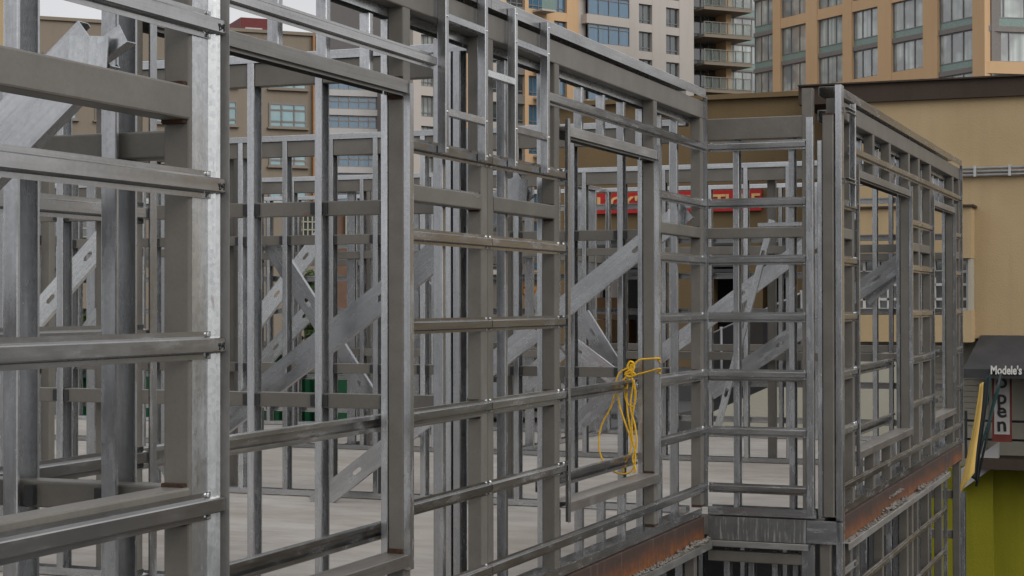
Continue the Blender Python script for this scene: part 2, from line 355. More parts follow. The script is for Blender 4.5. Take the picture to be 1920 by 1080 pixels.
def tube(name, pts, r, mat, parent, seg=8, sub=6, closed=False):
    P = [Vector(p) for p in pts]
    if sub > 1:
        Q = []; N = len(P)
        for i in range(N - 1):
            a, b, c, d = P[max(i - 1, 0)], P[i], P[i + 1], P[min(i + 2, N - 1)]
            for j in range(sub):
                t = j / sub
                Q.append(0.5 * ((2 * b) + (c - a) * t + (2 * a - 5 * b + 4 * c - d) * t * t + (3 * b - a - 3 * c + d) * t ** 3))
        Q.append(P[-1]); P = Q
    o0 = P[0].copy(); v = []; f = []; nrm = None
    for i, p in enumerate(P):
        w = (P[min(i + 1, len(P) - 1)] - P[max(i - 1, 0)]).normalized()
        if nrm is None: nrm = w.orthogonal().normalized()
        nrm = (nrm - w * nrm.dot(w)).normalized(); bn = w.cross(nrm)
        for s in range(seg):
            a = 2 * math.pi * s / seg + i * 0.35
            rr = r * (1 + 0.13 * math.cos(3 * a - i * 1.05 * 1.0))
            v.append(tuple(p - o0 + (nrm * math.cos(a - i * 0.35) + bn * math.sin(a - i * 0.35)) * rr))
    for i in range(len(P) - 1):
        for s in range(seg):
            f.append((i * seg + s, i * seg + (s + 1) % seg, (i + 1) * seg + (s + 1) % seg, (i + 1) * seg + s))
    f.append(tuple(reversed(range(seg)))); f.append(tuple(range((len(P) - 1) * seg, len(P) * seg)))
    return add(name, mesh_from(name, v, f, True), mat, parent, Matrix.Translation(o0))

ZK = lambda k: 1.434 + 0.4064 * k - 0.0165          # centre line of furring level k
def post(p, x, y, z0, z1, mat='primer'):            # centre x,y
    return member('post', 'hss3', HSS3, (x, y, z0), (x, y, z1), Y, mat, p)
def hat_y(p, xf, y0, y1, k, name='furring_channel'):      # on a wall facing +X, xf = frame face
    return member(name, 'hat', HAT, (xf, y0, ZK(k)), (xf, y1, ZK(k)), Z, 'hat', p)
def hat_yin(p, xf, y0, y1, z, mat='hat'):
    return member('guard_rail', 'grd', P_c(0.075, 0.034, 0.019), (xf - 0.034, y0, z), (xf - 0.034, y1, z), Z, mat, p)
def hat_x(p, yf, x0, x1, k, mat='hat'):                   # on a wall facing -Y
    return member('furring_channel', 'hat', HAT, (x0, yf, ZK(k)), (x1, yf, ZK(k)), Z, mat, p)
def hss_bar(p, p0, p1, h=0.076, d=0.076, name='steel_girt'):
    return member(name, 'bar%.3f%.3f' % (h, d), P_hss(h, d), p0, p1, Z, 'primer', p)
def weld(p, lo, hi):
    return box('weld', lo, hi, 'weld', p, 0.002)
_scr = None
def screw(p, pos, axis='X'):
    global _scr
    if _scr is None:
        import bmesh
        bm = bmesh.new(); bmesh.ops.create_cone(bm, cap_ends=True, segments=6, radius1=0.006, radius2=0.0045, depth=0.005)
        _scr = bpy.data.meshes.new('screw'); bm.to_mesh(_scr); bm.free()
    m = Matrix.Rotation(R(90), 4, 'Y') if axis == 'X' else Matrix.Rotation(R(90), 4, 'X')
    return add('screw', _scr, 'bright', p, Matrix.Translation(pos) @ m)

# ------------------------------------------------------------------ ground and slab
def sheet(name, x0, x1, y0, y1, z0, z1, mat): return struct(box(name, (x0, y0, z0), (x1, y1, z1), mat, None))
sheet('ground', -900, 900, -300, 1500, -6.9, -6.4, 'asphalt')
sheet('unseen_deck', 1.5, 45, -70, 1.2, -0.25, 0.0, 'deck')  # unseen deck under the camera, added for bounce light and metal reflections
sheet('parking_lot', -90, -7.2, 19.9, 120, -6.39, -0.9, 'asphalt')
floor = struct(box('floor_slab', (-12, 0.4, -0.15), (-0.11, 19.25, -0.002), 'concrete', None))
box('bay_slab', (-0.108, 12.15, -0.15), (0.82, 19.25, -0.002), 'concrete', floor)
box('bay_slab', (-0.108, 0.4, -0.15), (0.82, 3.86, -0.002), 'concrete', floor)
sheet('lower_back_wall', -12, 0.5, 19.3, 19.5, -6.39, -0.16, 'asphalt')  # dark backing added so the view through the lower storey stays dark
sheet('lower_floor', -12, 0.8, 0.4, 19.2, -3.5, -3.35, 'concrete')

# ------------------------------------------------------------------ main facade, two panels on the plane X = 0
XF = -0.022; XC = XF - 0.038; XI = XF - 0.105         # frame face, post centre, centre of the inner studs
def sub_wall(p, y0, y1, x, lower_end=None):
    """what lies under the bottom track: rusty channel, dusty ledge, hats and posts of the storey below"""
    m = member('rusty_edge_channel', 'rust', P_u(0.17, 0.05, 0.006), (x - 0.004, y0, -0.088), (x - 0.004, y1, -0.088), -Z, 'rust', p)
    return m
def window(p, xf, y0, y1, head=2.48, sill=0.38, guard=True):
    xc = xf - 0.04
    member('head_track', 'sillt', P_u(0.125, 0.055), (xc, y0, head + 0.03), (xc, y1, head + 0.03), X, 'dusty', p)
    member('head_channel', 'headh', P_hat(0.022, 0.075), (xf, y0, head), (xf, y1, head), Z, 'dusty', p)
    member('sill_track', 'sillu', P_u(0.135, 0.055), (xc + 0.003, y0, sill + 0.03), (xc + 0.003, y1, sill + 0.03), X, 'sillmat', p)
    if guard:
        hat_yin(p, xf - 0.13, y0 - 0.05, y1 + (0.25 if y1 < 8 else 0.05), 0.985); hat_yin(p, xf - 0.13, y0 - 0.05, y1 + (0.25 if y1 < 8 else 0.05), 0.50)
def jamb(p, xf, y, z0, z1, side):
    """L trim closing the furring: a leg standing proud of the frame and a flange lapping over the channel ends"""
    d, w, t = 0.031, 0.040, 0.0025
    q = [(0, 0), (d, 0), (d, w), (d - t, w), (d - t, t), (0, t)]
    if side > 0: member('jamb_trim', 'lt', ccw(q), (xf, y, z0), (xf, y, z1), X, 'galv', p)
    else: member('jamb_trim', 'lt2', ccw([(a, -b) for a, b in q]), (xf, y, z0), (xf, y, z1), X, 'galv', p)

TOPZ = 2.84
def top_beam(p, xf, y0, y1, cap=True):
    hss_bar(p, (xf - 0.038, y0, TOPZ + 0.0635), (xf - 0.038, y1, TOPZ + 0.0635), 0.127, 0.076, 'top_beam')
    member('parapet_cap', 'cap', P_u(0.150, 0.064), (xf - 0.053, y0 - 0.0, 3.05), (xf - 0.053, y1, 3.05), X, 'hat', p)
    member('inner_top_track', 'itrk', P_u(0.06, 0.085), (XI + (xf - XF), y0, 2.885), (XI + (xf - XF), y1, 2.885), X, 'bright', p)
def bottom_track(p, xf, y0, y1):
    member('bottom_track', 'btrk', P_u(0.125, 0.055), (xf - 0.060, y0, 0.003), (xf - 0.060, y1, 0.003), -X, 'hat', p)

# --- panel 1 (Y 3.95 .. 7.93): window behind the bay corner, joint post at its far end
p1 = thing('wall_frame', 'recessed facade frame between the near corner post and the double post, big window opening', 'wall frame', (0, 5.9, 0), 'facade wall frames')
post(p1, XC, 4.893, 0.06, TOPZ); post(p1, XC, 7.020, 0.06, TOPZ); post(p1, XC, 7.930, 0.06, TOPZ); post(p1, XC, 3.98, 0.06, TOPZ)
top_beam(p1, XF, 3.95, 7.969); bottom_track(p1, XF, 3.95, 7.969); sub_wall(p1, 3.95, 7.969, 0)
window(p1, XF, 4.975, 6.980)
jamb(p1, XF, 6.984, 0.34, 2.5, 1); jamb(p1, XF, 4.965, 0.36, 2.5, -1)
member('jamb_stud', 'jst', P_c(0.034, 0.04, 0.008), (XF - 0.098, 6.987, 0.06), (XF - 0.098, 6.987, 2.79), X, 'galv', p1)
for k in (-3, -2, -1, 0, 1, 2):
    if k > -3: hat_y(p1, XF, 4.0, 4.93, k)
    hat_y(p1, XF, 7.012 if k > -3 else 4.0, 7.975, k)
    for yy in (7.05, 7.945):
        for s in (-1, 1): screw(p1, (XF + 0.004, yy, ZK(k) + 0.028 * s))
hat_y(p1, XF, 4.0, 7.30, 3)
hss_bar(p1, (XC, 7.056, 2.02), (XC, 7.892, 2.02)); hss_bar(p1, (XC, 7.056, 1.0), (XC, 7.892, 1.0))
for i in range(3):
    y = 7.19 + 0.4064 * i
    if y < 7.8: member('stud', 'sm', SM, (XI, y, 0.01), (XI, y, 2.79), X, 'galv', p1)
for i in range(5):
    y = 5.18 + 0.4064 * i
    member('cripple_stud', 'sm', SM, (XI, y, 0.01), (XI, y, 0.35), X, 'galv', p1)
    member('cripple_stud', 'sm', SM, (XI, y, 2.51), (XI, y, 2.79), X, 'galv', p1)
for z in (2.06, 1.98, 1.04, 0.96): weld(p1, (XC - 0.03, 7.882, z - 0.007), (XC + 0.03, 7.896, z + 0.007))
for z in (0.42, 2.44, 2.52): weld(p1, (XC - 0.035, 6.977, z - 0.012), (XC + 0.036, 7.05, z + 0.012))

# --- panel 2 (Y 7.94 .. 12.06)
p2 = thing('wall_frame', 'recessed facade frame from the double post to the inner corner, window with yellow rope', 'wall frame', (0, 10, 0), 'facade wall frames')
post(p2, XC, 8.012, 0.06, TOPZ); post(p2, XC, 8.987, 0.06, TOPZ); post(p2, XC, 10.875, 0.06, TOPZ); post(p2, XC, 12.03, 0.06, TOPZ)
top_beam(p2, XF, 7.972, 12.06); bottom_track(p2, XF, 7.972, 12.0); sub_wall(p2, 7.972, 12.0, 0)
window(p2, XF, 9.12, 10.835)
jamb(p2, XF, 9.118, 0.30, 2.55, -1); jamb(p2, XF, 10.84, 0.34, 2.55, 1); member('corner_angle', 'lt', P_l(0.03, 0.03, 0.0025), (XF, 12.062, 0.06), (XF, 12.062, 3.0), X, 'galv', p2)
member('jamb_stud', 'jst', P_c(0.034, 0.04, 0.008), (XF - 0.098, 10.845, 0.06), (XF - 0.098, 10.845, 2.79), X, 'galv', p2)
member('jamb_stud', 'jst', P_c(0.034, 0.04, 0.008), (XF - 0.092, 8.955, 0.06), (XF - 0.092, 8.955, 2.79), X, 'galv', p2)
for k in (-2, -1, 0, 1, 2):
    hat_y(p2, XF, 7.982, 9.112, k); hat_y(p2, XF, 10.868, 12.06, k)
    for yy in (8.0, 9.0, 9.085, 12.03):
        for s in (-1, 1): screw(p2, (XF + 0.004, yy, ZK(k) + 0.028 * s))
hat_y(p2, XF, 7.982, 12.06, -3); hat_y(p2, XF, 8.72, 12.06, 3)
for z in (2.02, 1.0):
    hss_bar(p2, (XC, 8.052, z), (XC, 8.948, z)); hss_bar(p2, (XC, 10.915, z), (XC, 11.99, z))
    for y in (8.945, 11.988):
        for s in (-1, 1): weld(p2, (XC - 0.03, y - 0.006, z + s * 0.04 - 0.006), (XC + 0.03, y + 0.006, z + s * 0.04 + 0.006))
for i in range(9):
    y = 8.409 + 0.4064 * i
    full = y < 8.8 or y > 10.86
    if 8.7 < y < 9.05: continue
    if full: member('stud', 'sm', SM, (XI, y, 0.01), (XI, y, 2.79), X, 'galv', p2)
    else:
        member('cripple_stud', 'sm', SM, (XI, y, 0.01), (XI, y, 0.35), X, 'galv', p2)
        member('cripple_stud', 'sm', SM, (XI, y, 2.51), (XI, y, 2.79), X, 'galv', p2)
weld(p2, (XC - 0.035, 10.834, 0.41), (XC + 0.036, 10.91, 0.425)); weld(p2, (XC - 0.035, 10.834, 2.43), (XC + 0.036, 10.91, 2.45))
weld(p2, (XC - 0.03, 10.833, 0.062), (XC + 0.0385, 10.92, 0.08)); weld(p2, (XC - 0.03, 11.988, 0.062), (XC + 0.0385, 12.07, 0.08))

# --- two small sign frames screwed over the furring at the joint of the panels
def sign_frame(ys, rails, label, ztop):
    t = thing('sign_support', label, 'sign support', (0.02, ys[0], 2.2), 'small box frames over the double post')
    prof = P_c(0.044, 0.034, 0.010, 0.002)
    for y in ys:
        member('upright', 'sgn', prof, (0.024, y, 2.215), (0.024, y, ztop), X, 'galv', t)
        for z in (2.235, ztop - 0.03): screw(t, (0.048, y + 0.02, z))
    for z in rails:
        member('rail', 'sgr', P_c(0.036, 0.030, 0.008, 0.002), (0.044, ys[0] + 0.036, z), (0.044, ys[1] - 0.001, z), -Z, 'galv', t)
        for y in ys: screw(t, (0.048, y + 0.018, z))
    return t
sign_frame((7.30, 7.78), (2.845, 2.405), 'left of the two small galvanised box frames high on the facade', 3.06)
s2 = sign_frame((8.18, 8.655), (2.85, 2.405), 'right of the two small galvanised box frames high on the facade', 3.02)
member('tie', 'sgr', P_c(0.036, 0.030, 0.008, 0.002), (0.044, 7.82, 2.645), (0.044, 8.178, 2.645), -Z, 'bright', s2)

# ------------------------------------------------------------------ return wall facing the camera (Y = 12.065)
rw = thing('wall_frame', 'short return wall facing the camera, with ladder of horizontal channels beside the inner corner', 'wall frame', (0.4, 12.1, 0))
YR = 12.09
hss_bar(rw, (0.0, YR + 0.04, 2.762), (0.685, YR + 0.04, 2.762), 0.155, 0.076, 'top_beam')
hss_bar(rw, (0.0, YR + 0.04, 2.018), (0.69, YR + 0.04, 2.018)); hss_bar(rw, (0.0, YR + 0.04, 1.0), (0.69, YR + 0.04, 1.0))
post(rw, 0.722, YR + 0.04, 0.06, 3.03)
member('end_stud', 'ens', P_c(0.052, 0.045), (0.738, YR - 0.004, 0.03), (0.738, YR - 0.004, 2.825), X, 'galv', rw)
for x in (0.175, 0.578): member('stud', 'cst', CST, (x, YR + 0.10, 0.01), (x, YR + 0.10, 2.80), -Y, 'galv', rw)
for k in (-3, -2, -1, 0, 1, 2, 3):
    hat_x(rw, YR, 0.01, 0.712, k)
    for s in (-1, 1): screw(rw, (0.70, YR - 0.004, ZK(k) + 0.028 * s), 'Y'); screw(rw, (0.03, YR - 0.004, ZK(k) + 0.028 * s), 'Y')
member('bottom_track', 'btrk', P_u(0.125, 0.06), (0.0, YR + 0.06, 0.003), (0.78, YR + 0.06, 0.003), Y, 'galv', rw)
fl = box('edge_flashing', (0.006, YR - 0.012, -0.165), (0.715, YR - 0.004, -0.006), 'flashing', rw)
member('flashing_tmp', 'fl', [(-0.082, -0.003), (0.082, -0.003), (0.082, 0.003), (-0.082, 0.003)], (0.006, YR - 0.016, -0.088), (0.716, YR - 0.016, -0.088), Z, 'flashing', rw).name = 'edge_flashing'
bpy.data.objects.remove(fl)
member('corner_patch', 'fl2', [(-0.080, -0.003), (0.080, -0.003), (0.080, 0.003), (-0.080, 0.003)], (0.718, YR - 0.019, -0.086), (0.925, YR - 0.019, -0.086), Z, 'galv', rw)
member('lower_track', 'ltr', P_u(0.12, 0.042), (0.0, YR + 0.03, -0.176), (0.73, YR + 0.03, -0.176), -Y, 'dusty', rw)
hss_bar(rw, (0.0, YR + 0.04, -0.29), (0.72, YR + 0.04, -0.29))
member('end_stud', 'cst', CST, (0.72, YR, -3.3), (0.72, YR, -0.176), X, 'galv', rw)
for x in (0.1, 0.28, 0.45, 0.6): member('stud', 'cst', CST, (x, YR + 0.10, -3.3), (x, YR + 0.10, -0.25), -Y, 'galv', rw)

# ------------------------------------------------------------------ right bay facade (X = 0.93)
XB = 0.908; XBC = XB - 0.038; XBI = XB - 0.105
rb = thing('wall_frame', 'projecting bay facade with two window openings at the right end of the building', 'wall frame', (0.9, 15.6, 0), 'bay facade wall frames')
post(rb, 0.864, 12.145, 0.02, 2.84)
member('corner_stud', 'crn', P_c(0.098, 0.045), (0.955, 12.185, -0.01), (0.955, 12.185, 3.05), Y, 'galv', rb)
member('jamb_stud', 'jst', P_c(0.034, 0.04, 0.008), (0.805, 12.115, 0.02), (0.805, 12.115, 2.66), X, 'galv', rb)
box('weld', (0.827, 12.105, 2.838), (0.901, 12.184, 2.85), 'weld', rb)
for y in (12.86, 15.60, 16.20, 16.95, 18.64, 19.15): post(rb, XBC, y, 0.06, TOPZ)
for y in (13.75, 14.55): 
    post(rb, XBC, y, 0.06, 0.35); post(rb, XBC, y, 2.51, TOPZ)
top_beam(rb, XB, 12.22, 19.2); bottom_track(rb, XB, 12.22, 19.2)
member('rusty_edge_channel', 'rust', P_u(0.17, 0.05, 0.006), (0.926, 12.23, -0.088), (0.926, 19.2, -0.088), -Z, 'rust', rb)
window(rb, XB, 12.96, 15.55); window(rb, XB, 17.0, 18.59)
jamb(rb, XB, 12.955, 0.30, 2.55, -1); jamb(rb, XB, 15.56, 0.34, 2.55, 1); jamb(rb, XB, 16.995, 0.30, 2.55, -1); jamb(rb, XB, 18.60, 0.34, 2.55, 1); jamb(rb, XB, 19.20, 0.0, 3.0, -1)
for k in (-2, -1, 0, 1, 2):
    hat_y(rb, XB, 12.23, 12.95, k); hat_y(rb, XB, 15.59, 16.235, k); hat_y(rb, XB, 16.25, 16.99, k); hat_y(rb, XB, 18.63, 19.19, k)
    for yy in (12.86, 12.93): 
        for s in (-1, 1): screw(rb, (XB + 0.004, yy, ZK(k) + 0.028 * s))
for k in (-3, 3):
    hat_y(rb, XB, 12.23 if k < 0 else 12.62, 14.2, k); hat_y(rb, XB, 14.21, 16.10, k); hat_y(rb, XB, 16.115, 19.18, k)
for z in (2.02, 1.0):
    hss_bar(rb, (XBC, 12.3, z), (XBC, 12.82, z)); hss_bar(rb, (XBC, 15.64, z), (XBC, 16.16, z)); hss_bar(rb, (XBC, 16.24, z), (XBC, 16.91, z)); hss_bar(rb, (XBC, 18.68, z), (XBC, 19.11, z))
for i in range(17):
    y = 12.42 + 0.4064 * i
    if 12.9 < y < 15.55 or 16.95 < y < 18.6:
        member('cripple_stud', 'sm', SM, (XBI, y, 0.01), (XBI, y, 0.35), X, 'galv', rb); member('cripple_stud', 'sm', SM, (XBI, y, 2.51), (XBI, y, 2.79), X, 'galv', rb)
    else: member('stud', 'sm', SM, (XBI, y, 0.01), (XBI, y, 2.79), X, 'galv', rb)
for y in (15.57, 18.61): member('jamb_stud', 'jst', P_c(0.034, 0.04, 0.008), (XB - 0.098, y, 0.06), (XB - 0.098, y, 2.79), X, 'galv', rb)
t = thing('sign_support', 'narrow galvanised box frame high beside the outer corner of the projecting bay', 'sign support', (0.95, 12.3, 2.2))
member('upright', 'sgn', [(a, -b) for a, b in reversed(P_c(0.044, 0.034, 0.010, 0.002))], (0.954, 12.60, 2.215), (0.954, 12.60, 2.96), X, 'galv', t)
for z in (2.885, 2.385): member('rail', 'sgr', P_c(0.036, 0.030, 0.008, 0.002), (0.96, 12.235, z), (0.96, 12.565, z), Z, 'dusty', t)

# --- storey below the right bay
lb = thing('wall_frame', 'lower storey frame under the projecting bay, below the rusty orange channel', 'wall frame', (0.9, 15, -3.3))
member('ledge_track', 'ledge', P_u(0.19, 0.05), (XB - 0.023, 12.24, -0.178), (XB - 0.023, 16.10, -0.178), X, 'dusty', lb)
member('ledge_track', 'ledge', P_u(0.19, 0.05), (XB - 0.023, 16.11, -0.178), (XB - 0.023, 17.80, -0.178), X, 'dusty', lb)
member('corner_stud', 'crn', P_c(0.098, 0.045), (0.955, 12.185, -3.3), (0.955, 12.185, -0.02), Y, 'galv', lb)
post(lb, XBC - 0.03, 12.13, -3.3, -0.176)
for k in range(1, 8):
    z = -0.575 - 0.4064 * (k - 1)
    for (a, b) in ((12.95, 16.10), (16.115, 17.80)): member('furring_channel', 'hat', HAT, (XB, a, z), (XB, b, z), Z, 'hat', lb)
member('rail', 'sgr2', P_c(0.05, 0.02, 0.008, 0.002), (XB, 12.25, -0.40), (XB, 12.83, -0.40), Z, 'dusty', lb)
member('rail', 'sgr2', P_c(0.05, 0.02, 0.008, 0.002), (XB, 12.25, -0.80), (XB, 12.83, -0.80), Z, 'dusty', lb)
jamb(lb, XB, 12.86, -3.3, -0.18, 1); jamb(lb, XB, 17.82, -3.3, 0.0, 1)
for y in (12.75, 14.15, 15.45, 15.75, 16.06, 16.75, 17.70): post(lb, XBC, y, -3.3, -0.18)
for i in range(13): member('stud', 'sm', SM, (XBI, 12.6 + 0.4064 * i, -3.3), (XBI, 12.6 + 0.4064 * i, -0.18), X, 'galv', lb)
lp = thing('steel_post', 'lone grey steel post under the far outer corner of the projecting bay', 'post', (0.86, 19.1, -6.4))
post(lp, XBC, 19.14, -6.4, -0.176); box('cap_plate', (XBC - 0.06, 19.07, -0.19), (XBC + 0.05, 19.21, -0.177), 'weld', lp)
for z in (-0.55, -0.98): hss_bar(lp, (XBC - 0.9, 19.14, z), (XBC - 0.04, 19.14, z), 0.09, 0.05, 'cross_bar')
# storey below the recessed facade
lm = thing('wall_frame', 'lower storey frame under the recessed facade, its ledge strewn with mortar crumbs', 'wall frame', (0, 9, -3.3))
member('ledge_track', 'ledge', P_u(0.19, 0.05), (-0.045, 7.5, -0.178), (-0.045, 12.02, -0.178), X, 'dusty', lm)
for y in (8.0, 9.0, 10.0, 10.8, 11.95): post(lm, XC - 0.03, y, -3.3, -0.18)
for k in range(1, 4): hat_y(lm, XF, 7.5, 12.0, -5 - k)
for i in range(11): member('stud', 'sm', SM, (XI - 0.03, 7.8 + 0.4064 * i, -3.3), (XI - 0.03, 7.8 + 0.4064 * i, -0.18), X, 'galv', lm)
# back partition of the lower storey
lw = thing('wall_frame', 'dim partition frame inside the lower storey, seen below the floor slab', 'wall frame', (-1, 16, -3.3))
for i in range(14): member('stud', 'cst', CST, (-4 + 0.4064 * i, 16.1, -3.34), (-4 + 0.4064 * i, 16.1, -0.2), -Y, 'galv', lw)
member('top_track', 'trk', TRK, (-4.1, 16.1, -0.16), (0.8, 16.1, -0.16), -Y, 'galv', lw); hss_bar(lw, (-4, 16.1, -1.4), (0.8, 16.1, -1.4), name='blocking')
# crumbs of mortar on the ledges
def crumbs(name, spots, parent, n):
    v, f = [], []
    for (x, y, z, sx, sy, cnt, big) in spots:
        for i in range(cnt):
            cx, cy = x + random.uniform(-sx, sx), y + random.gauss(0, sy); r = random.uniform(0.004, big)
            b = len(v); cz = z + r * 0.3 + random.uniform(0, big * 0.8) * (big > 0.02)
            for dx, dy, dz in ((1, 0, 0), (-1, 0, 0), (0, 1, 0), (0, -1, 0), (0, 0, 1), (0, 0, -1)):
                q = r * random.uniform(0.7, 1.3); v.append((cx + dx * q, cy + dy * q, cz + dz * q * 0.7))
            for a, c, d in ((0, 2, 4), (2, 1, 4), (1, 3, 4), (3, 0, 4), (2, 0, 5), (1, 2, 5), (3, 1, 5), (0, 3, 5)): f.append((b + a, b + c, b + d))
    o = add(name, mesh_from(name, v, f), 'debris', parent, Matrix.Identity(4) if parent is None else Matrix.Identity(4)); o['kind'] = 'stuff'
    return o
crumbs('mortar_crumbs', [(0.022, 11.0, -0.176, 0.022, 0.6, 300, 0.018), (0.022, 11.7, -0.176, 0.022, 0.15, 110, 0.026)], lm, 0)
crumbs('mortar_crumbs', [(0.95, 13.6, -0.176, 0.022, 0.6, 160, 0.014), (0.948, 14.55, -0.168, 0.02, 0.22, 160, 0.026), (0.928, 14.7, -0.09, 0.006, 0.16, 60, 0.022), (0.948, 16.0, -0.17, 0.018, 0.12, 70, 0.024), (0.95, 17.0, -0.176, 0.02, 0.4, 50, 0.012)], lb, 0)

# ------------------------------------------------------------------ left bay, closest to the camera (X = 0.93)
lbay = thing('wall_frame', 'nearest bay frame at the left edge, its bright galvanised corner closest to the camera', 'wall frame', (0.9, 3.4, 0), 'bay facade wall frames')
post(lbay, XBC, 3.765, 0.02, TOPZ)
member('corner_stud', 'cs1', [(-0.038, 0), (0.038, 0), (0.038, 0.003), (-0.038, 0.003)], (XB + 0.001, 3.775, 0.02), (XB + 0.001, 3.775, 3.0), Y, 'bright', lbay)
for y_ in (3.811, 3.833):
    member('corner_flange', 'cs4', ccw([(0, 0.0), (0.0185, 0.0), (0.0185, -0.0115), (0.017, -0.0130), (0.0, -0.001)]), (XB + 0.001, y_, 0.02), (XB + 0.001, y_, 3.0), Y, 'bright', lbay)  # rib faces tilted to catch the sun as a white highlight
member('corner_trim', 'ltc', P_l(0.034, 0.04, 0.0025), (XB, 3.860, 0.0), (XB, 3.860, 3.0), X, 'dusty', lbay)
for k in (-3, -2, -1, 0, 1, 2, 3):
    hat_y(lbay, XB + 0.004, 1.2, 3.858, k)
    for s in (-1, 1): screw(lbay, (XB + 0.010, 3.80, ZK(k) + 0.028 * s))
for z in (2.025, 1.022):
    hss_bar(lbay, (XBC, 1.2, z), (XBC, 3.727, z), 0.086, 0.076)
    for s in (-1, 1): weld(lbay, (XBC - 0.034, 3.708, z + s * 0.045 - 0.008), (XBC + 0.03, 3.73, z + s * 0.045 + 0.008))
top_beam(lbay, XB, 1.2, 3.87); bottom_track(lbay, XB, 1.2, 3.87)
def text_mesh(body, size, extrude=0.001, space=1.0, off=0.0, align='LEFT'):
    c = bpy.data.curves.new('t', 'FONT'); c.body = body; c.size = size; c.extrude = extrude; c.space_line = space; c.offset = off; c.align_x = align
    c.resolution_u = 3
    o = bpy.data.objects.new('t', c); COL.objects.link(o)
    dg = bpy.context.evaluated_depsgraph_get(); m = bpy.data.meshes.new_from_object(o.evaluated_get(dg))
    bpy.data.objects.remove(o); m.materials.clear(); return m
for k in (2, 1, 0):
    x_, y_, z_ = XB + 0.0268, 3.822, ZK(k) - 0.004
    def st(*q): return [(x_, y_ + a_ * 0.001 + random.uniform(-.0006, .0006), z_ + b_ * 0.001 + random.uniform(-.0008, .0008)) for a_, b_ in q]
    for q in (st((0, 9), (3, 0), (6, 9)), st((5, 4), (6, -9)), st((10, 8), (9, 2), (13, 3), (14, -4), (10, -6)), st((17, 7), (16, -3)), st((16, 3), (20, 8), (21, -2)), st((24, 8), (28, 9), (26, -8))):
        tube('marker_scrawl', q, 0.0013, 'ink', lbay, 4, 2)

# return wall of the left bay, seen through it (Y about 4.05)
lr = thing('wall_frame', 'return wall frame of the nearest bay, two wide studs seen behind the left channels', 'wall frame', (0.4, 4.05, 0))
for x in (0.101, 0.430): member('stud', 'cst6', P_c(0.105, 0.05), (x, 4.09, 0.01), (x, 4.09, 2.95), -Y, 'galv', lr)
for z in (1.96, 0.985):
    hss_bar(lr, (0.0, 4.11, z), (0.64, 4.11, z))
for x in (0.165, 0.40): box('clip', (x, 4.05, 0.955), (x + 0.03, 4.068, 1.012), 'dark', lr)
member('top_track', 'trk', TRK, (0.0, 4.09, 2.99), (0.86, 4.09, 2.99), -Y, 'galv', lr)
member('bottom_track', 'trk', TRK, (0.0, 4.09, 0.01), (0.86, 4.09, 0.01), Y, 'galv', lr)

# ------------------------------------------------------------------ interior partitions
def partition(label, y, xs, x0, x1, posts=(), hats=False, clips=True, ztop=2.85, header=True):
    t = thing('partition_frame', label, 'wall frame', ((x0 + x1) / 2, y, 0), 'partition frames across the slab')
    yc = y + 0.046
    member('bottom_track', 'trkb', TRK, (x0, yc, 0.002), (x1, yc, 0.002), Y, 'galv', t)
    member('top_track', 'trkt', TRK, (x0, yc, ztop), (x1, yc, ztop), -Y, 'galv', t)
    xs = sorted(xs)
    for x in xs: member('stud', 'cst', CST, (x, yc, 0.006), (x, yc, ztop - 0.003), -Y, 'galv', t)
    ends = sorted(set([x0] + list(xs) + [x1]))
    for a, b in zip(ends, ends[1:]):
        if b - a < 0.14: continue
        for z in (2.02, 1.01): member('blocking', 'blk', P_hss(0.076, 0.060, 0.003), (a + 0.043, yc, z), (b - 0.002, yc, z), Z, 'primer', t)
        if header: member('header', 'hdr', P_hss(0.122, 0.070, 0.003), (a + 0.043, yc, 2.742), (b - 0.002, yc, 2.742), Z, 'primer', t)
        if clips:
            for z in (2.02, 1.01):
                box('clip', (a + 0.043, y + 0.008, z - 0.03), (a + 0.071, y + 0.0155, z + 0.03), 'dark', t)
                box('clip', (b - 0.030, y + 0.008, z - 0.03), (b - 0.003, y + 0.0155, z + 0.03), 'dark', t)
    for x in posts: post(t, x, yc + 0.10, 0.0, ztop - 0.02)
    if hats:
        for k in (-3, -2, -1, 0, 1, 2, 3): hat_x2(t, y + 0.095, x0, x1, k)
    return t
def hat_x2(p, yf, x0, x1, k):       # on a wall facing +Y
    return member('furring_channel', 'hat', HAT, (x1, yf, ZK(k)), (x0, yf, ZK(k)), Z, 'hat', p)
def ladder(first, n, step=-0.4064): return [first + step * i for i in range(n)]

pa = partition('second partition frame from the camera, wide studs behind the near window', 8.1, ladder(-0.652, 11) + [-0.317, -0.268], -5.3, -0.19, posts=(-2.46,))
pb = partition('third partition frame from the camera, ending at the inner corner', 12.12, [-3.88, -3.477, -3.07, -2.682, -2.28, -1.9, -1.51, -1.066, -0.69, -0.294] + ladder(-4.286, 7), -7.3, -0.17, posts=(-1.6, -4.02))
pc = partition('fourth partition frame from the camera, between the inner corner and the end wall', 16.15, ladder(0.485, 26), -10.2, 0.80, posts=(-0.49, 0.30, -4.6, -6.9), clips=False)
pd = partition('end wall frame at the far side of the slab, with horizontal channels outside', 19.1, ladder(0.566, 32), -12.0, 0.86, hats=True, clips=False, posts=(-3.9, -7.6), header=False)

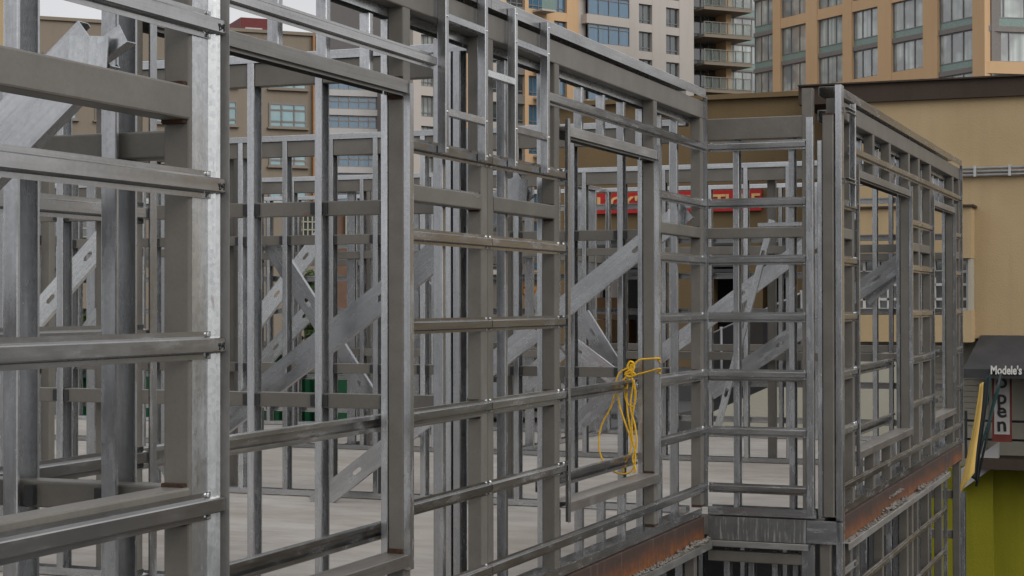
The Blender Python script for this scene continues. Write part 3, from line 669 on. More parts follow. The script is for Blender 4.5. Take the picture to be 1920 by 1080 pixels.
def corridor(label, x, y0, y1, posts=()):
    t = thing('corridor_frame', label, 'wall frame', (x, (y0 + y1) / 2, 0), 'corridor frames along the slab')
    member('bottom_track', 'trkb', TRK, (x, y0, 0.002), (x, y1, 0.002), -X, 'galv', t)
    member('top_track', 'trkt', TRK, (x, y0, 2.85), (x, y1, 2.85), X, 'galv', t)
    yy = y0 + 0.05
    while yy < y1:
        member('stud', 'cst', CST, (x, yy, 0.006), (x, yy, 2.847), X, 'galv', t)
        for z in (2.02, 1.01):
            if yy + 0.4064 < y1: member('blocking', 'blk', P_hss(0.076, 0.060, 0.003), (x, yy + 0.043, z), (x, yy + 0.404, z), Z, 'primer', t)
        yy += 0.4064
    for yp in posts: post(t, x + 0.1, yp, 0.0, 2.83)
    return t
corridor('corridor frame deep inside, its crowded studs seen edge-on past the second wide stud', -5.0, 16.3, 19.0, (16.5, 18.0))
corridor('corridor frame behind the double post, reaching the end wall', -3.15, 16.3, 19.0, (17.2,))
corridor('corridor frame at the far left of the slab, behind the nearest bay', -5.2, 8.3, 12.0, (9.4, 11.3))

corridor('corridor frame at the left, crossing behind the third partition frame', -6.3, 12.3, 16.0, (13.1, 15.0))

# diagonal stud braces with punched slots: web to the camera
def brace(parent, p0, p1, width=0.152, fl=0.04, slots=3, mat='galv', flip=1):
    p0, p1 = Vector(p0), Vector(p1); L = (p1 - p0).length; a = width / 2; t = 0.0025
    v, f = [], []
    def quadbox(pts2, y0, y1):
        n = len(pts2); b = len(v)
        v.extend([(u, y0, s) for u, s in pts2] + [(u, y1, s) for u, s in pts2])
        f.append(tuple(range(b, b + n))); f.append(tuple(reversed(range(b + n, b + 2 * n))))
        for i in range(n): f.append((b + (i + 1) % n, b + i, b + n + i, b + n + (i + 1) % n))
    h, g = 0.045, 0.015
    cs = [L * (i + 0.5) / slots for i in range(slots)]
    s0 = 0.0
    for c in cs:
        quadbox([(-a, s0), (a, s0), (a, c - h), (-a, c - h)], 0, t)
        for sg in (-1, 1):
            quadbox([(sg * a, c - h), (0, c - h), (sg * g, c - h + g), (sg * g, c + h - g), (0, c + h), (sg * a, c + h)], 0, t)
        s0 = c + h
    quadbox([(-a, s0), (a, s0), (a, L), (-a, L)], 0, t)
    for sg in (-1, 1):
        quadbox([(sg * a, 0), (sg * (a - t), 0), (sg * (a - t), L), (sg * a, L)], t, fl)
        quadbox([(sg * a, 0), (sg * (a - 0.013), 0), (sg * (a - 0.013), L), (sg * a, L)], fl, fl + t)
    # local axes: x across, y away from camera, z along
    w = (p1 - p0).normalized(); yv = Vector((0, 1, 0)) * flip; yv = (yv - w * yv.dot(w)).normalized(); u = yv.cross(w)
    m = Matrix((u, yv, w)).transposed().to_4x4(); m.translation = p0
    return add('diagonal_brace', mesh_from('brace', v, f), mat, parent, m)
def brace_px(parent, a, b, Yp, **k): return brace(parent, onY(a[0], a[1], Yp), onY(b[0], b[1], Yp), **k)
def gusset(parent, x, y, z, s=0.12, mat='bright'):
    m = Matrix.Translation((x, y, z)) @ Matrix.Rotation(R(4), 4, 'Y')
    return add('gusset_plate', box_mesh(s, 0.004, s, mat), mat, parent, m)
# kickers from the facade girts down to the slab
kz = 2.17
brace(lbay, (-1.9, 3.62, 0.05), (0.70, 3.62, 2.17), slots=2); gusset(lbay, 0.685, 3.610, 2.072, 0.115)
member('brace_clip', 'lt', P_l(0.04, 0.05, 0.0025), (0.70, 3.63, 2.12), (0.79, 3.63, 2.17), Y, 'galv', lbay)
brace(lbay, (-1.9, 3.30, -0.5), (0.47, 3.30, 1.62), slots=4, flip=1)
brace_px(p2, (300, 880), (985, 346), 8.72, slots=4); gusset(p2, -0.16, 8.70, 2.06, 0.13, 'galv')
brace_px(pb, (588, 948), (1288, 392), 11.80, slots=4); gusset(pb, -0.15, 11.78, 2.06, 0.12, 'galv')
brace_px(rb, (1190, 700), (1600, 395), 15.95, slots=5)
brace_px(rb, (1330, 735), (1690, 490), 15.6, slots=4)
brace_px(pb, (505, 455), (700, 760), 12.5, slots=4)
brace_px(pc, (440, 655), (600, 445), 14.2, slots=3, mat='bright')
brace_px(pc, (490, 680), (600, 560), 14.9, slots=2, mat='bright')
brace_px(pc, (1090, 590), (1215, 790), 15.4, slots=3)
brace_px(pc, (1062, 640), (1200, 745), 15.0, slots=3)
brace_px(pc, (1085, 790), (1200, 690), 14.6, slots=2)
brace_px(pc, (1345, 800), (1447, 412), 15.0, slots=3, mat='bright', width=0.055)
brace_px(pd, (990, 610), (1030, 520), 18.0, slots=2, mat='bright')
brace_px(pd, (770, 660), (900, 540), 17.0, slots=2)
brace_px(pd, (775, 520), (850, 590), 16.9, slots=2)
brace_px(pc, (780, 780), (900, 690), 14.4, slots=2)
brace_px(pc, (980, 720), (1050, 655), 13.6, slots=2)
brace_px(rb, (1620, 560), (1700, 490), 15.8, slots=1)
brace_px(pc, (60, 600), (200, 440), 9.6, slots=2, mat='bright')
brace_px(pc, (120, 680), (190, 590), 11.5, slots=1, mat='bright')

def offcut(p0, p1, label):
    o = member('channel_offcut', 'ofc', P_u(0.06, 0.028), p0, p1, Y if abs(p1[0] - p0[0]) > 0.1 else X, 'galv', None)
    return tag(o, label, 'offcut', 'loose channel offcuts')
offcut((0.36, 12.15, 2.06), (0.70, 12.16, 2.062), 'short galvanised channel offcut lying on the return wall girt')
offcut((-0.08, 7.32, 2.062), (-0.05, 7.86, 2.064), 'short galvanised channel offcut lying on the girt left of the double post')

# ------------------------------------------------------------------ yellow rope tied round the window jamb
def rp(x, y, dx=0.0): 
    q = onY(x, y, 10.74); return (q.x + dx, q.y - 0.012, q.z)
rope = thing('rope', 'yellow rope knotted round the window jamb post, hanging in loose loops', 'rope', (-0.06, 10.72, 0.4))
rr = 0.0058
tube('loop', [rp(1187, 690), rp(1198, 676), rp(1215, 673), rp(1238, 672), (0.012, 10.80, 1.152), (0.012, 10.86, 1.13)], rr, 'rope', rope)
tube('loop', [rp(1180, 708), rp(1196, 702), rp(1215, 697), rp(1239, 691), (0.012, 10.80, 1.07), (0.012, 10.86, 1.06)], rr, 'rope', rope)
tube('knot', [rp(1172, 703), rp(1186, 697), rp(1190, 684), rp(1183, 678), rp(1178, 690), rp(1192, 702), rp(1180, 706), rp(1174, 699), rp(1190, 690), rp(1184, 684), rp(1186, 704)], rr * 1.25, 'rope', rope)
tube('hanging_loop', [rp(1184, 688), rp(1165, 697), rp(1157, 712), rp(1155, 735), rp(1146, 765), rp(1130, 795), rp(1124, 825), rp(1127, 852), rp(1140, 875), rp(1160, 887), rp(1180, 886), rp(1190, 874), rp(1192, 850), rp(1185, 815), rp(1178, 775), rp(1176, 740), rp(1178, 712)], rr, 'rope', rope)
tube('hanging_loop', [rp(1176, 705), rp(1160, 728), rp(1163, 760), rp(1174, 795), rp(1184, 825), rp(1182, 850), rp(1172, 868), rp(1170, 885)], rr, 'rope', rope)
tube('hanging_loop', [rp(1182, 710), rp(1173, 735), rp(1178, 757), rp(1190, 760), rp(1193, 735), rp(1188, 712)], rr, 'rope', rope)
tube('hanging_loop', [rp(1190, 712), rp(1183, 760), rp(1192, 800), rp(1194, 835), rp(1187, 860), rp(1193, 880), rp(1188, 886)], rr, 'rope', rope)
tube('hanging_loop', [rp(1186, 708), rp(1192, 740), rp(1186, 790), rp(1188, 830), rp(1194, 850)], rr, 'rope', rope)
strap = thing('strap', 'bright red lifting strap hanging behind the double post', 'strap', tuple(onY(874, 730, 13.2)))
def rs(x, y): return tuple(onY(x, y, 13.2))
tube('strap_loop', [rs(874, 668), rs(878, 690), rs(872, 710), rs(879, 730), rs(872, 752), rs(878, 775), rs(873, 792)], 0.022, 'red', strap)
tube('strap_loop', [rs(880, 668), rs(874, 685), rs(880, 705), rs(873, 725), rs(880, 748), rs(875, 770)], 0.018, 'red', strap)

# ------------------------------------------------------------------ background building facades
class Face:
    """a vertical facade plane through the picture point px at depth Z0, running towards the vanishing point vx"""
    def __init__(s, px, Z0, vx):
        s.O = CAM + ray(px, 567) * Z0; s.O.z = 0
        d = ray(vx, 567); d.z = 0; d.normalize()
        if d.dot(_r) < 0: d = -d
        s.h = d; s.n = Vector((d.y, -d.x, 0))
        if s.n.dot(CAM - s.O) < 0: s.n = -s.n
        s.m = Matrix((s.h, -s.n, Z)).transposed().to_4x4()
    def at(s, x, y):
        d = ray(x, y); t = (s.O - CAM).dot(s.n) / d.dot(s.n); p = CAM + d * t
        return (p - s.O).dot(s.h), p.z
    def u(s, x): return s.at(x, 567)[0]
    def z(s, x, y): return s.at(x, y)[1]
    def box(s, name, u0, u1, z0, z1, d0, d1, mat, parent, bev=0):
        """d0..d1 distance behind the plane (negative = proud of it)"""
        m = s.m.copy(); m.translation = s.O + s.h * (u0 + u1) / 2 - s.n * (d0 + d1) / 2 + Z * z0
        return add(name, box_mesh(abs(u1 - u0), abs(d1 - d0), z1 - z0, mat, bev), mat, parent, m)
    def text(s, name, body, u, z, size, d, mat, parent, **k):
        m = s.m.copy(); m.translation = s.O + s.h * u - s.n * d + Z * z
        return add(name, text_mesh(body, size, 0.02, **k), mat, parent, m @ Matrix.Rotation(R(90), 4, 'X'))
    def window(s, parent, u0, u1, z0, z1, glass, d=0.25, mull=2, trans=(), fw=0.09, frame='mullion'):
        w = s.frame('window', u0, u1, z0, z1, d, mull, trans, fw, frame, parent)
        s.box('pane', u0, u1, z0, z1, d + 0.08, d + 0.12, glass, w)
        return w
    def frame(s, name, u0, u1, z0, z1, d, mull, trans, fw, mat, parent):
        v, f = [], []
        def bx(a0, a1, b0, b1):
            b = len(v)
            for yy in (0, 0.1):
                v.extend([(a0, yy, b0), (a1, yy, b0), (a1, yy, b1), (a0, yy, b1)])
            f.extend([(b, b + 1, b + 2, b + 3), (b + 7, b + 6, b + 5, b + 4), (b, b + 4, b + 5, b + 1), (b + 1, b + 5, b + 6, b + 2), (b + 2, b + 6, b + 7, b + 3), (b + 3, b + 7, b + 4, b)])
        W, H = u1 - u0, z1 - z0
        bx(0, fw, 0, H); bx(W - fw, W, 0, H); bx(fw, W - fw, 0, fw); bx(fw, W - fw, H - fw, H)
        for i in range(1, mull): c = W * i / mull; bx(c - fw / 2, c + fw / 2, fw, H - fw)
        for tr in trans: bx(fw, W - fw, H * tr - fw / 2, H * tr + fw / 2)
        m = s.m.copy(); m.translation = s.O + s.h * u0 - s.n * d + Z * z0
        return add(name, mesh_from('window', v, f), mat, parent, m)

GZ = -6.4
# --- orange apartment tower, upper right
A = Face(1600, 150.0, -766)
ot = thing('apartment_tower', 'orange precast apartment tower with curtained glass bays, top right', 'building', tuple(A.O + Z * GZ))
u = A.u
pier = [(1450, 1464), (1512, 1533), (1581, 1598), (1647, 1672), (1732, 1759), (1825, 1848)]
ZB = A.z(1600, 22)                       # underside of an orange band
ST = 147 * 150 / F_PX                    # two storeys
A.box('core', u(1412), u(1850), GZ, ZB + 2 * ST, 0.62, 14, 'greyband', ot)
for a, b in pier: A.box('pier', u(a), u(b), GZ, ZB + 2 * ST, 0.0, 0.6, 'peach', ot)
cols = [(1464, 1512), (1533, 1581), (1598, 1647), (1672, 1732), (1759, 1825)]
def bay(fc, u0, u1, top, h, mull, teal=0.55, grey=0.40):
    """one storey hung from its top edge: tall glazing, a teal glass strip, a grey slab band"""
    fc.window(ot, u0, u1, top - h, top, 'glass_tower', 0.25, mull, (), 0.08)
    if teal: fc.box('spandrel_glass', u0, u1, top - h - teal, top - h - 0.01, 0.28, 0.34, 'tealpanel', ot)
    if grey: fc.box('grey_band', u0, u1, top - h - teal - grey, top - h - teal - 0.01, 0.12, 0.5, 'greyband', ot)
    return top - h - teal - grey
for j in range(-1, 3):
    for ci, (a, b) in enumerate(cols):
        zt = ZB - ST * j
        if ci < 4:
            A.box('band', u(a), u(b), zt, zt + 0.92, 0.05, 0.55, 'peach', ot)
            h = (ST - 0.92 - 0.95) / 2
            z2 = bay(A, u(a), u(b), zt, h, 3)
            bay(A, u(a), u(b), z2, h, 3, 0, 0)
        else:
            z2 = A.z(1790, 60) - ST * (j - 0.5)
            for k in (0, 1): z2 = bay(A, u(a), u(b), z2, ST / 2 - 0.95, 3)
for j in range(-3, 6): bay(A, u(1412), u(1449), A.z(1430, 66) - j * ST / 2, ST / 2 - 0.95, 3)
p_end = A.O + A.h * A.u(1848)
zdep = (p_end - CAM).dot(FW)
A4 = Face(1848, zdep, 1848 + 14000)
A4.box('core', 0, 9, GZ, ZB + 2 * ST, 0.6, 12, 'greyband', ot)
zz = A4.z(1880, 115)
for j in range(-1, 3):
    zt = zz - j * ST
    A4.box('band', 0, 9, zt - 0.95, zt, 0.05, 0.55, 'peach', ot)
    h = (ST - 0.95 - 1.1) / 2
    z2 = bay(A4, 0, 9, zt + ST - 0.95, h, 5, 0.65, 0.45)
    bay(A4, 0, 9, z2, h, 4, 0, 0)

# --- beige and orange tower with balconies, top centre
B = Face(1200, 185.0, 5200)
bt = thing('apartment_tower', 'beige apartment tower with blue glass bays and a stack of balconies, top centre', 'building', tuple(B.O + Z * GZ))
u = B.u
SB = 52 * 185 / F_PX
zA = B.z(1211, 8)
TOP = zA + 3 * SB
B.box('core', u(760), u(1302), GZ, TOP, 0.7, 16, 'greyband', bt)
edges = [(1086, 1099), (1172, 1199), (1224, 1250), (1275, 1302)]
for a, b in edges: B.box('pier', u(a), u(b), GZ, TOP, 0, 0.68, 'beige', bt)
NR = range(-1, 9)
for j in NR:
    z1 = zA - j * SB
    for a, b, m_, g in ((1199, 1224, 2, 'glass_dark'), (1250, 1275, 2, 'glass_dark')):
        wv = 37 * 185 / F_PX
        B.box('spandrel', u(a), u(b), z1 - SB, z1 - wv, 0.02, 0.66, 'beige', bt)
        B.window(bt, u(a), u(b), z1 - wv, z1, g, 0.3, m_, (0.2,), 0.1)
    # glass bay standing proud
    B.box('bay_sill', u(1099) - 0.6, u(1172), z1 - SB + 0.0, z1 - SB + 0.95, -0.9, 0.4, 'beige', bt)
    B.window(bt, u(1099) - 0.3, u(1172), z1 - SB + 0.96, z1 - 0.02, 'glass_blue', -0.8, 4, (0.82,), 0.08)
# orange wing to the left
oe = [(1025, 1040), (1064, 1086), (985, 992), (940, 950), (868, 884)]
for a, b in oe: B.box('pier', u(a), u(b), GZ, TOP, 0, 0.66, 'peach', bt)
for a, b in ((775, 790), (815, 828), (845, 868)): B.box('pier', u(a), u(b), GZ, TOP, 0, 0.66, 'beige', bt)
for j in range(-1, 10):
    z1 = zA - j * SB
    for a, b, mt, g, m_ in ((1040, 1064, 'peach', 'glass_blue', 2), (992, 1025, 'peach', 'glass_blue', 3), (950, 985, 'greyband', 'glass_dark', 3), (884, 940, 'beige', 'glass_dark', 4), (828, 845, 'beige', 'glass_dark', 2), (790, 815, 'beige', 'glass_tower', 3)):
        B.box('spandrel', u(a), u(b), z1 - SB, z1 - SB + 0.9, 0.02, 0.62, mt, bt)
        B.window(bt, u(a), u(b), z1 - SB + 0.91, z1 - 0.01, g, 0.3, m_, (0.2,), 0.09)
    if j > -1:
        B.box('balcony_slab', u(1000), u(1026), z1 - SB + 0.55, z1 - SB + 0.75, -1.5, 0, 'beige', bt)
        B.box('balcony_glass', u(1000), u(1026), z1 - SB + 0.76, z1 - SB + 1.75, -1.5, -1.46, 'tealpanel', bt)
# balcony stack: recessed dark glass, brown slabs, rails
pe = B.O + B.h * B.u(1302); zd = (pe - CAM).dot(FW)
D = Face(1302, zd + 2, 7800)
u = D.u
D.box('core', u(1296), u(1470), GZ, TOP, 2.1, 14, 'greyband', bt)
D.box('pier', u(1360), u(1370), GZ, TOP, -0.3, 2.0, 'peach', bt)
zs = D.z(1330, 20)
for j in range(-1, 9):
    z0 = zs - j * 52 * zd / F_PX
    st = 52 * zd / F_PX
    D.window(bt, u(1302), u(1360), z0, z0 + st - 0.25, 'glass_dark', 1.8, 4, (), 0.1)
    D.window(bt, u(1370), u(1440), z0 + 0.6, z0 + st - 0.3, 'glass_tower', 1.2, 4)
    D.box('spandrel_glass', u(1370), u(1440), z0 - 0.1, z0 + 0.58, 1.22, 1.3, 'tealpanel', bt)
    D.box('grey_band', u(1370), u(1440), z0 - 0.3, z0 - 0.11, 1.1, 2.0, 'greyband', bt)
    D.box('balcony_slab', u(1302), u(1391), z0 - 0.28, z0, -2.2, 1.7, 'olive', bt)
    v, f = [], []
    r = D.frame('balcony_rail', u(1302), u(1391), z0 + 0.02, z0 + 1.45, -2.15, 6, (0.12,), 0.07, 'railmetal', bt)
    D.box('rail_glass', u(1302), u(1391), z0 + 0.05, z0 + 1.4, -2.0, -1.97, 'rail_glass', r)

# --- olive-grey building with teal windows, upper left
Cc = Face(520, 140.0, 8600)
ob = thing('office_building', 'olive grey stucco building with teal paned windows, upper left behind the studs', 'building', tuple(Cc.O + Z * GZ))
u, z = Cc.u, Cc.z
Cc.box('wall', u(-160), u(505), GZ, z(520, 62), 0.5, 14, 'olive', ob)
Cc.box('wall', u(505), u(608), GZ, z(520, 62), 0.5, 14, 'olive', ob)
Cc.box('parapet', u(-160), u(608), z(520, 62), z(520, 56), 0.3, 1.2, 'olive', ob)
for xx in (588, 594, 600): Cc.box('drain_pipe', u(xx), u(xx + 4), GZ, z(520, 62), 0.1, 0.45, 'orangepipe', ob)
SC = 73 * 140 / F_PX
for j in range(-1, 7):
    z1 = z(542, 193) - j * SC
    for a, b, m_ in ((507, 578, 3), (400, 447, 2), (290, 350, 3), (180, 240, 3), (82, 114, 2), (118, 146, 2), (-60, 0, 3)):
        Cc.window(ob, u(a), u(b), z1 - 46 * 140 / F_PX, z1, 'glass_teal', 0.38, m_, (0.25, 0.72), 0.13, 'greyband')
        Cc.box('sill', u(a) - 0.15, u(b) + 0.15, z1 - 49 * 140 / F_PX, z1 - 46.2 * 140 / F_PX, 0.2, 0.5, 'olive', ob)
ph = thing('penthouse', 'dark red rooftop penthouse with a small window, upper left', 'building', tuple(Cc.O + Z * 20))
Cc.box('wall', u(466), u(524), z(520, 61), z(520, 27), 2.5, 8, 'redbox', ph)
Cc.window(ph, u(474), u(506), z(520, 57), z(520, 46), 'glass_teal', 2.35, 2, (), 0.15, 'white')
tb = thing('apartment_block', 'tan building edge at the far upper left corner', 'building', tuple(Cc.O + Z * GZ))
Dd = Face(0, 90, 8600)
Dd.box('wall', Dd.u(-220), Dd.u(10), GZ, Dd.z(0, -120), 0, 10, 'tan', tb)
# --- striped office with glass ribbons
Ee = Face(670, 170, 12000)
st_ = thing('office_building', 'pale office block with horizontal blue glass ribbons, beyond the second stud', 'building', tuple(Ee.O + Z * GZ))
u, z = Ee.u, Ee.z
Ee.box('core', u(598), u(738), GZ, z(670, 150), 0.6, 12, 'glass_blue', st_)
for j in range(-1, 9):
    y0 = 181 + 36 * j
    Ee.window(st_, u(600), u(711), z(670, y0 + 24), z(670, y0), 'glass_blue', 0.2, 6, (0.62,), 0.12)
    Ee.box('panel_band', u(598), u(712), z(670, y0 + 35.5), z(670, y0 + 24.2), 0.0, 0.55, 'white', st_)
gt = thing('glass_tower', 'distant blue grey glass tower with a slanted top under the white sky', 'building', tuple(CAM + ray(680, 567) * 320 + Z * GZ))
Gf = Face(690, 320, 9000)
for a, b, yt in ((612, 640, 72), (640, 665, 56), (666, 700, 52), (700, 722, 60), (722, 760, 75)):
    Gf.box('shaft', Gf.u(a), Gf.u(b), GZ, Gf.z(690, yt), 0, 20, 'glass_blue', gt)
    for yy in range(int(yt) + 4, 200, 9): Gf.box('floor_band', Gf.u(a), Gf.u(b), Gf.z(690, yy + 2), Gf.z(690, yy), -0.15, -0.01, 'mullion', gt)

# ------------------------------------------------------------------ tan stucco building across the alley (Y = 42) and its brown neighbour
YT = 42.0
def tx(x): return onY(x, 567, YT).x
def tz(y, x=1750): return onY(x, y, YT).z
tanb = thing('stucco_building', 'tan stucco building with dark brown parapet, conduits and black awning on the right', 'building', (3, YT, GZ))
zl = tz(634)         # underside of the upper storey wall
box('wall', (tx(1578), YT, zl), (27, YT + 10, tz(185)), 'tan', tanb)
box('parapet_fascia', (tx(1500), YT - 0.12, tz(187)), (27, YT + 10.1, tz(152)), 'fascia', tanb)
box('parapet_edge', (tx(1500), YT - 0.2, tz(152)), (27, YT + 10.1, tz(149)), 'fascia', tanb)
box('shop_wall', (tx(1500), YT + 0.35, tz(858)), (27, YT + 9, zl - 0.01), 'cream', tanb)
for i in range(3):
    yy = 318 + 6.5 * i
    zc = tz(yy); tube('conduit', [(tx(1700), YT - 0.10, zc), (27, YT - 0.10, zc)], 0.032, 'pipe', tanb, 8, 1)
for xx in (1830, 1895): box('conduit_clamp', (tx(xx) - 0.03, YT - 0.16, tz(334)), (tx(xx) + 0.03, YT - 0.001, tz(314)), 'pipe', tanb)
# projecting bay with a barred window
bx0, bx1 = tx(1560), tx(1828)
box('bay_upper', (bx0, YT - 0.75, tz(486)), (bx1, YT - 0.001, tz(392)), 'tan', tanb)
box('bay_lower', (bx0, YT - 0.75, tz(640)), (bx1, YT - 0.001, tz(582)), 'tan', tanb)
box('bay_cap', (bx0, YT - 0.82, tz(392)), (bx1 + 0.06, YT - 0.002, tz(388)), 'fascia', tanb)
Tf = Face.__new__(Face); Tf.O = Vector((0, YT - 0.55, 0)); Tf.h = X.copy(); Tf.n = -Y.copy(); Tf.m = Matrix((Tf.h, -Tf.n, Z)).transposed().to_4x4()
for a, b in ((1562, 1650), (1652, 1735), (1737, 1822)):
    w = Tf.frame('window', tx(a), tx(b), tz(582), tz(486), 0, 4, (0.22, 0.5, 0.75), 0.06, 'white', tanb)
    Tf.box('pane', tx(a), tx(b), tz(582), tz(486), 0.12, 0.16, 'glass_dark', w)
box('bay_post', (tx(1822), YT - 0.7, tz(582) + 0.002), (tx(1827), YT - 0.01, tz(486) - 0.002), 'cream', tanb)
# awning with lettering
aw0, aw1 = tx(1822), 6.0
ya = YT - 1.7; zt_, zb_ = tz(628), tz(686); zv = tz(702)
v = [(aw0, ya, zb_), (aw1, ya, zb_), (aw1, YT - 0.01, zt_), (aw0 + 0.2, YT - 0.01, zt_), (aw0, ya, zv), (aw1, ya, zv), (aw0, YT - 0.01, zv), (aw1, YT - 0.01, zv)]
aw = add('awning', mesh_from('awning', v, [(0, 1, 2, 3), (4, 5, 1, 0), (0, 3, 6, 4), (1, 5, 7, 2), (2, 7, 6, 3), (4, 6, 7, 5)]), 'awning', tanb, Matrix.Identity(4))
_p = onY(1857, 701, ya - 0.03); _p2 = onY(1916, 701, ya - 0.03)
mm = text_mesh("Modele's", 0.26, 0.01, off=0.008); wid = max(q.co.x for q in mm.vertices)
add('lettering', mm, 'letter', aw, Matrix.Translation((_p.x, ya - 0.03, _p.z)) @ Matrix.Rotation(R(90), 4, 'X') @ Matrix.Diagonal(((_p2.x - _p.x) / wid, 1, 1, 1)))
# deck edge, lime walls
box('deck_edge', (tx(1838), YT - 0.9, tz(870)), (27, YT + 1, tz(852)), 'fascia', tanb)
box('lime_wall', (tx(1640), YT - 0.2, GZ), (tx(1862), YT + 0.3, tz(872)), 'green', tanb)
box('lime_wall', (tx(1862) + 0.001, YT + 0.1, GZ), (3.2, YT + 0.5, tz(871)), 'green', tanb)
box('base_wall', (3.201, YT + 0.05, GZ), (27, YT + 0.5, tz(871)), 'brown', tanb)
box('shop_wall', (tx(1640), YT + 0.02, tz(872) + 0.002), (tx(1846), YT + 0.34, tz(800)), 'cream', tanb)
sp = [(-0.4, 0), (0.45, 0.65), (0.45, 0.15), (-0.4, -0.5)]
q0 = onY(1835, 880, YT - 0.5)
add('sloped_curb', mesh_from('curb', [(a, yy, b) for yy in (0, 0.25) for a, b in sp], [(3, 2, 1, 0), (4, 5, 6, 7), (0, 1, 5, 4), (1, 2, 6, 5), (2, 3, 7, 6), (3, 0, 4, 7)]), 'white', tanb, Matrix.Translation(q0))
for yy in (790, 825):
    zc = onY(1900, yy, YT - 0.8).z; tube('railing', [(tx(1815), YT - 0.8, zc), (27, YT - 0.8, zc)], 0.028, 'dark', tanb, 6, 1)
for xx in (1818, 1990): box('railing_post', (tx(xx) - 0.03, YT - 0.83, tz(852)), (tx(xx) + 0.03, YT - 0.77, tz(765)), 'dark', tanb)
for i in range(24):
    zc = tz(858) + 0.1 + i * 0.135
    if zc < zl - 0.05: box('siding_board', (tx(1580), YT + 0.32, zc), (tx(1850), YT + 0.349, zc + 0.12), 'cream', tanb)
# hanging vertical banner
bn = thing('banner', 'vertical white banner with red ends reading Open, under the black awning', 'banner', tuple(onY(1878, 765, YT - 1.0)))
def bq(x, y): return onY(x, y, YT - 1.0)
box('cloth', (bq(1860, 700).x, YT - 1.0, bq(1860, 828).z), (bq(1897, 700).x, YT - 0.985, bq(1860, 690).z), 'brickred', bn)
box('white_field', (bq(1864, 700).x, YT - 1.012, bq(1860, 814).z), (bq(1893, 700).x, YT - 1.002, bq(1860, 690).z), 'banner', bn)
for ch, yy in zip('open', (727, 757, 782, 808)):
    m_ = text_mesh(ch, 0.46, 0.004, off=0.010, align='CENTER'); q = bq(1879, yy)
    add('lettering', m_, 'ink', bn, Matrix.Translation((q.x, YT - 1.02, q.z)) @ Matrix.Rotation(R(-3), 4, 'Y') @ Matrix.Rotation(R(90), 4, 'X'))
# brown building with red sign
YB = 44.0
def bxm(x): return onY(x, 567, YB).x
def bz(y, x=1400): return onY(x, y, YB).z
brn = thing('warehouse', 'brown stucco warehouse with red lettered sign and dark loading openings', 'building', (-9, YB, GZ))
box('wall', (bxm(1030), YB, bz(500)), (bxm(1590), YB + 0.6, bz(185)), 'brown', brn)
box('parapet_edge', (bxm(1030), YB - 0.15, bz(185)), (bxm(1590), YB + 0.8, bz(176)), 'brown', brn)
for a, b in ((1030, 1092), (1196, 1335), (1386, 1430), (1484, 1580)): box('pier', (bxm(a), YB + 0.002, GZ), (bxm(b), YB + 0.6, bz(500) - 0.002), 'brown', brn)
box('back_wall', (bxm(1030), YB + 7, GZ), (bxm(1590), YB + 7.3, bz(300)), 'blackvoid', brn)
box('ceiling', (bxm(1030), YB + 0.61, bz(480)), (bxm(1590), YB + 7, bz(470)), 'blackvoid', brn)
box('dock_floor', (bxm(1000), YB - 3, GZ), (bxm(1590), YB + 7, bz(690)), 'asphalt', brn)
for a, b in ((1090, 1198), (1332, 1388), (1428, 1486)):
    sh = box('roller_shutter', (bxm(a), YB + 0.1, bz(522)), (bxm(b), YB + 0.2, bz(452)), 'shutter', brn) if a < 1200 else None
    for i in range(7): box('shutter_slat', (bxm(a), YB - 0.05, bz(520 - 10 * i)), (bxm(b), YB - 0.002, bz(514 - 10 * i)), 'shutter', brn)
sg = thing('sign', "long red sign with gold lettering on the brown warehouse wall", 'sign', tuple(onY(1260, 380, YB - 0.1)))
def sq(x, y): return onY(x, y, YB - 0.15)
box('board', (sq(1082, 380).x, YB - 0.15, sq(1260, 398).z), (sq(1428, 380).x, YB - 0.06, sq(1260, 359).z), 'signred', sg)
for body, xa, xb in (("DUCK'S", 1094, 1212), ("FURNITURE", 1238, 1426)):
    m_ = text_mesh(body, 0.42, 0.012, off=0.012); wid = max(q.co.x for q in m_.vertices); a, b = sq(xa, 389), sq(xb, 389)
    add('lettering', m_, 'signgold', sg, Matrix.Translation((a.x, YB - 0.165, sq(1260, 388).z)) @ Matrix.Rotation(R(90), 4, 'X') @ Matrix.Diagonal(((b.x - a.x) / wid, 1, 1, 1)))
# shelves and cartons in the loading opening
rk = thing('shelf_rack', 'dark metal shelf rack inside the loading opening', 'rack', tuple(onZ(1110, 700, bz(690))))
sx0, sx1 = onY(1094, 600, YB + 3).x, onY(1128, 600, YB + 3).x
zf = bz(690)
for x_ in (sx0, sx1): box('upright', (x_ - 0.04, YB + 3, zf), (x_ + 0.04, YB + 3.6, zf + 2.4), 'mullion', rk)
for zq in (0.3, 1.0, 1.7): box('shelf', (sx0 + 0.04, YB + 3.02, zf + zq), (sx1 - 0.04, YB + 3.58, zf + zq + 0.05), 'mullion', rk)
for i, (xx, n) in enumerate(((1142, 3), (1156, 2))):
    for j in range(n):
        xq = onY(xx, 600, YB + 2).x
        tag(box('carton', (xq - 0.36, YB + 2, zf + 0.62 * j), (xq + 0.36, YB + 2.7, zf + 0.62 * j + 0.6), 'carton', None, 0.01), '%s brown carton of the %s stack in the loading opening' % (['bottom', 'second', 'top'][j] if n == 3 else ['lower', 'upper'][j], 'taller left' if n == 3 else 'shorter right'), 'carton', 'cartons in the loading opening')
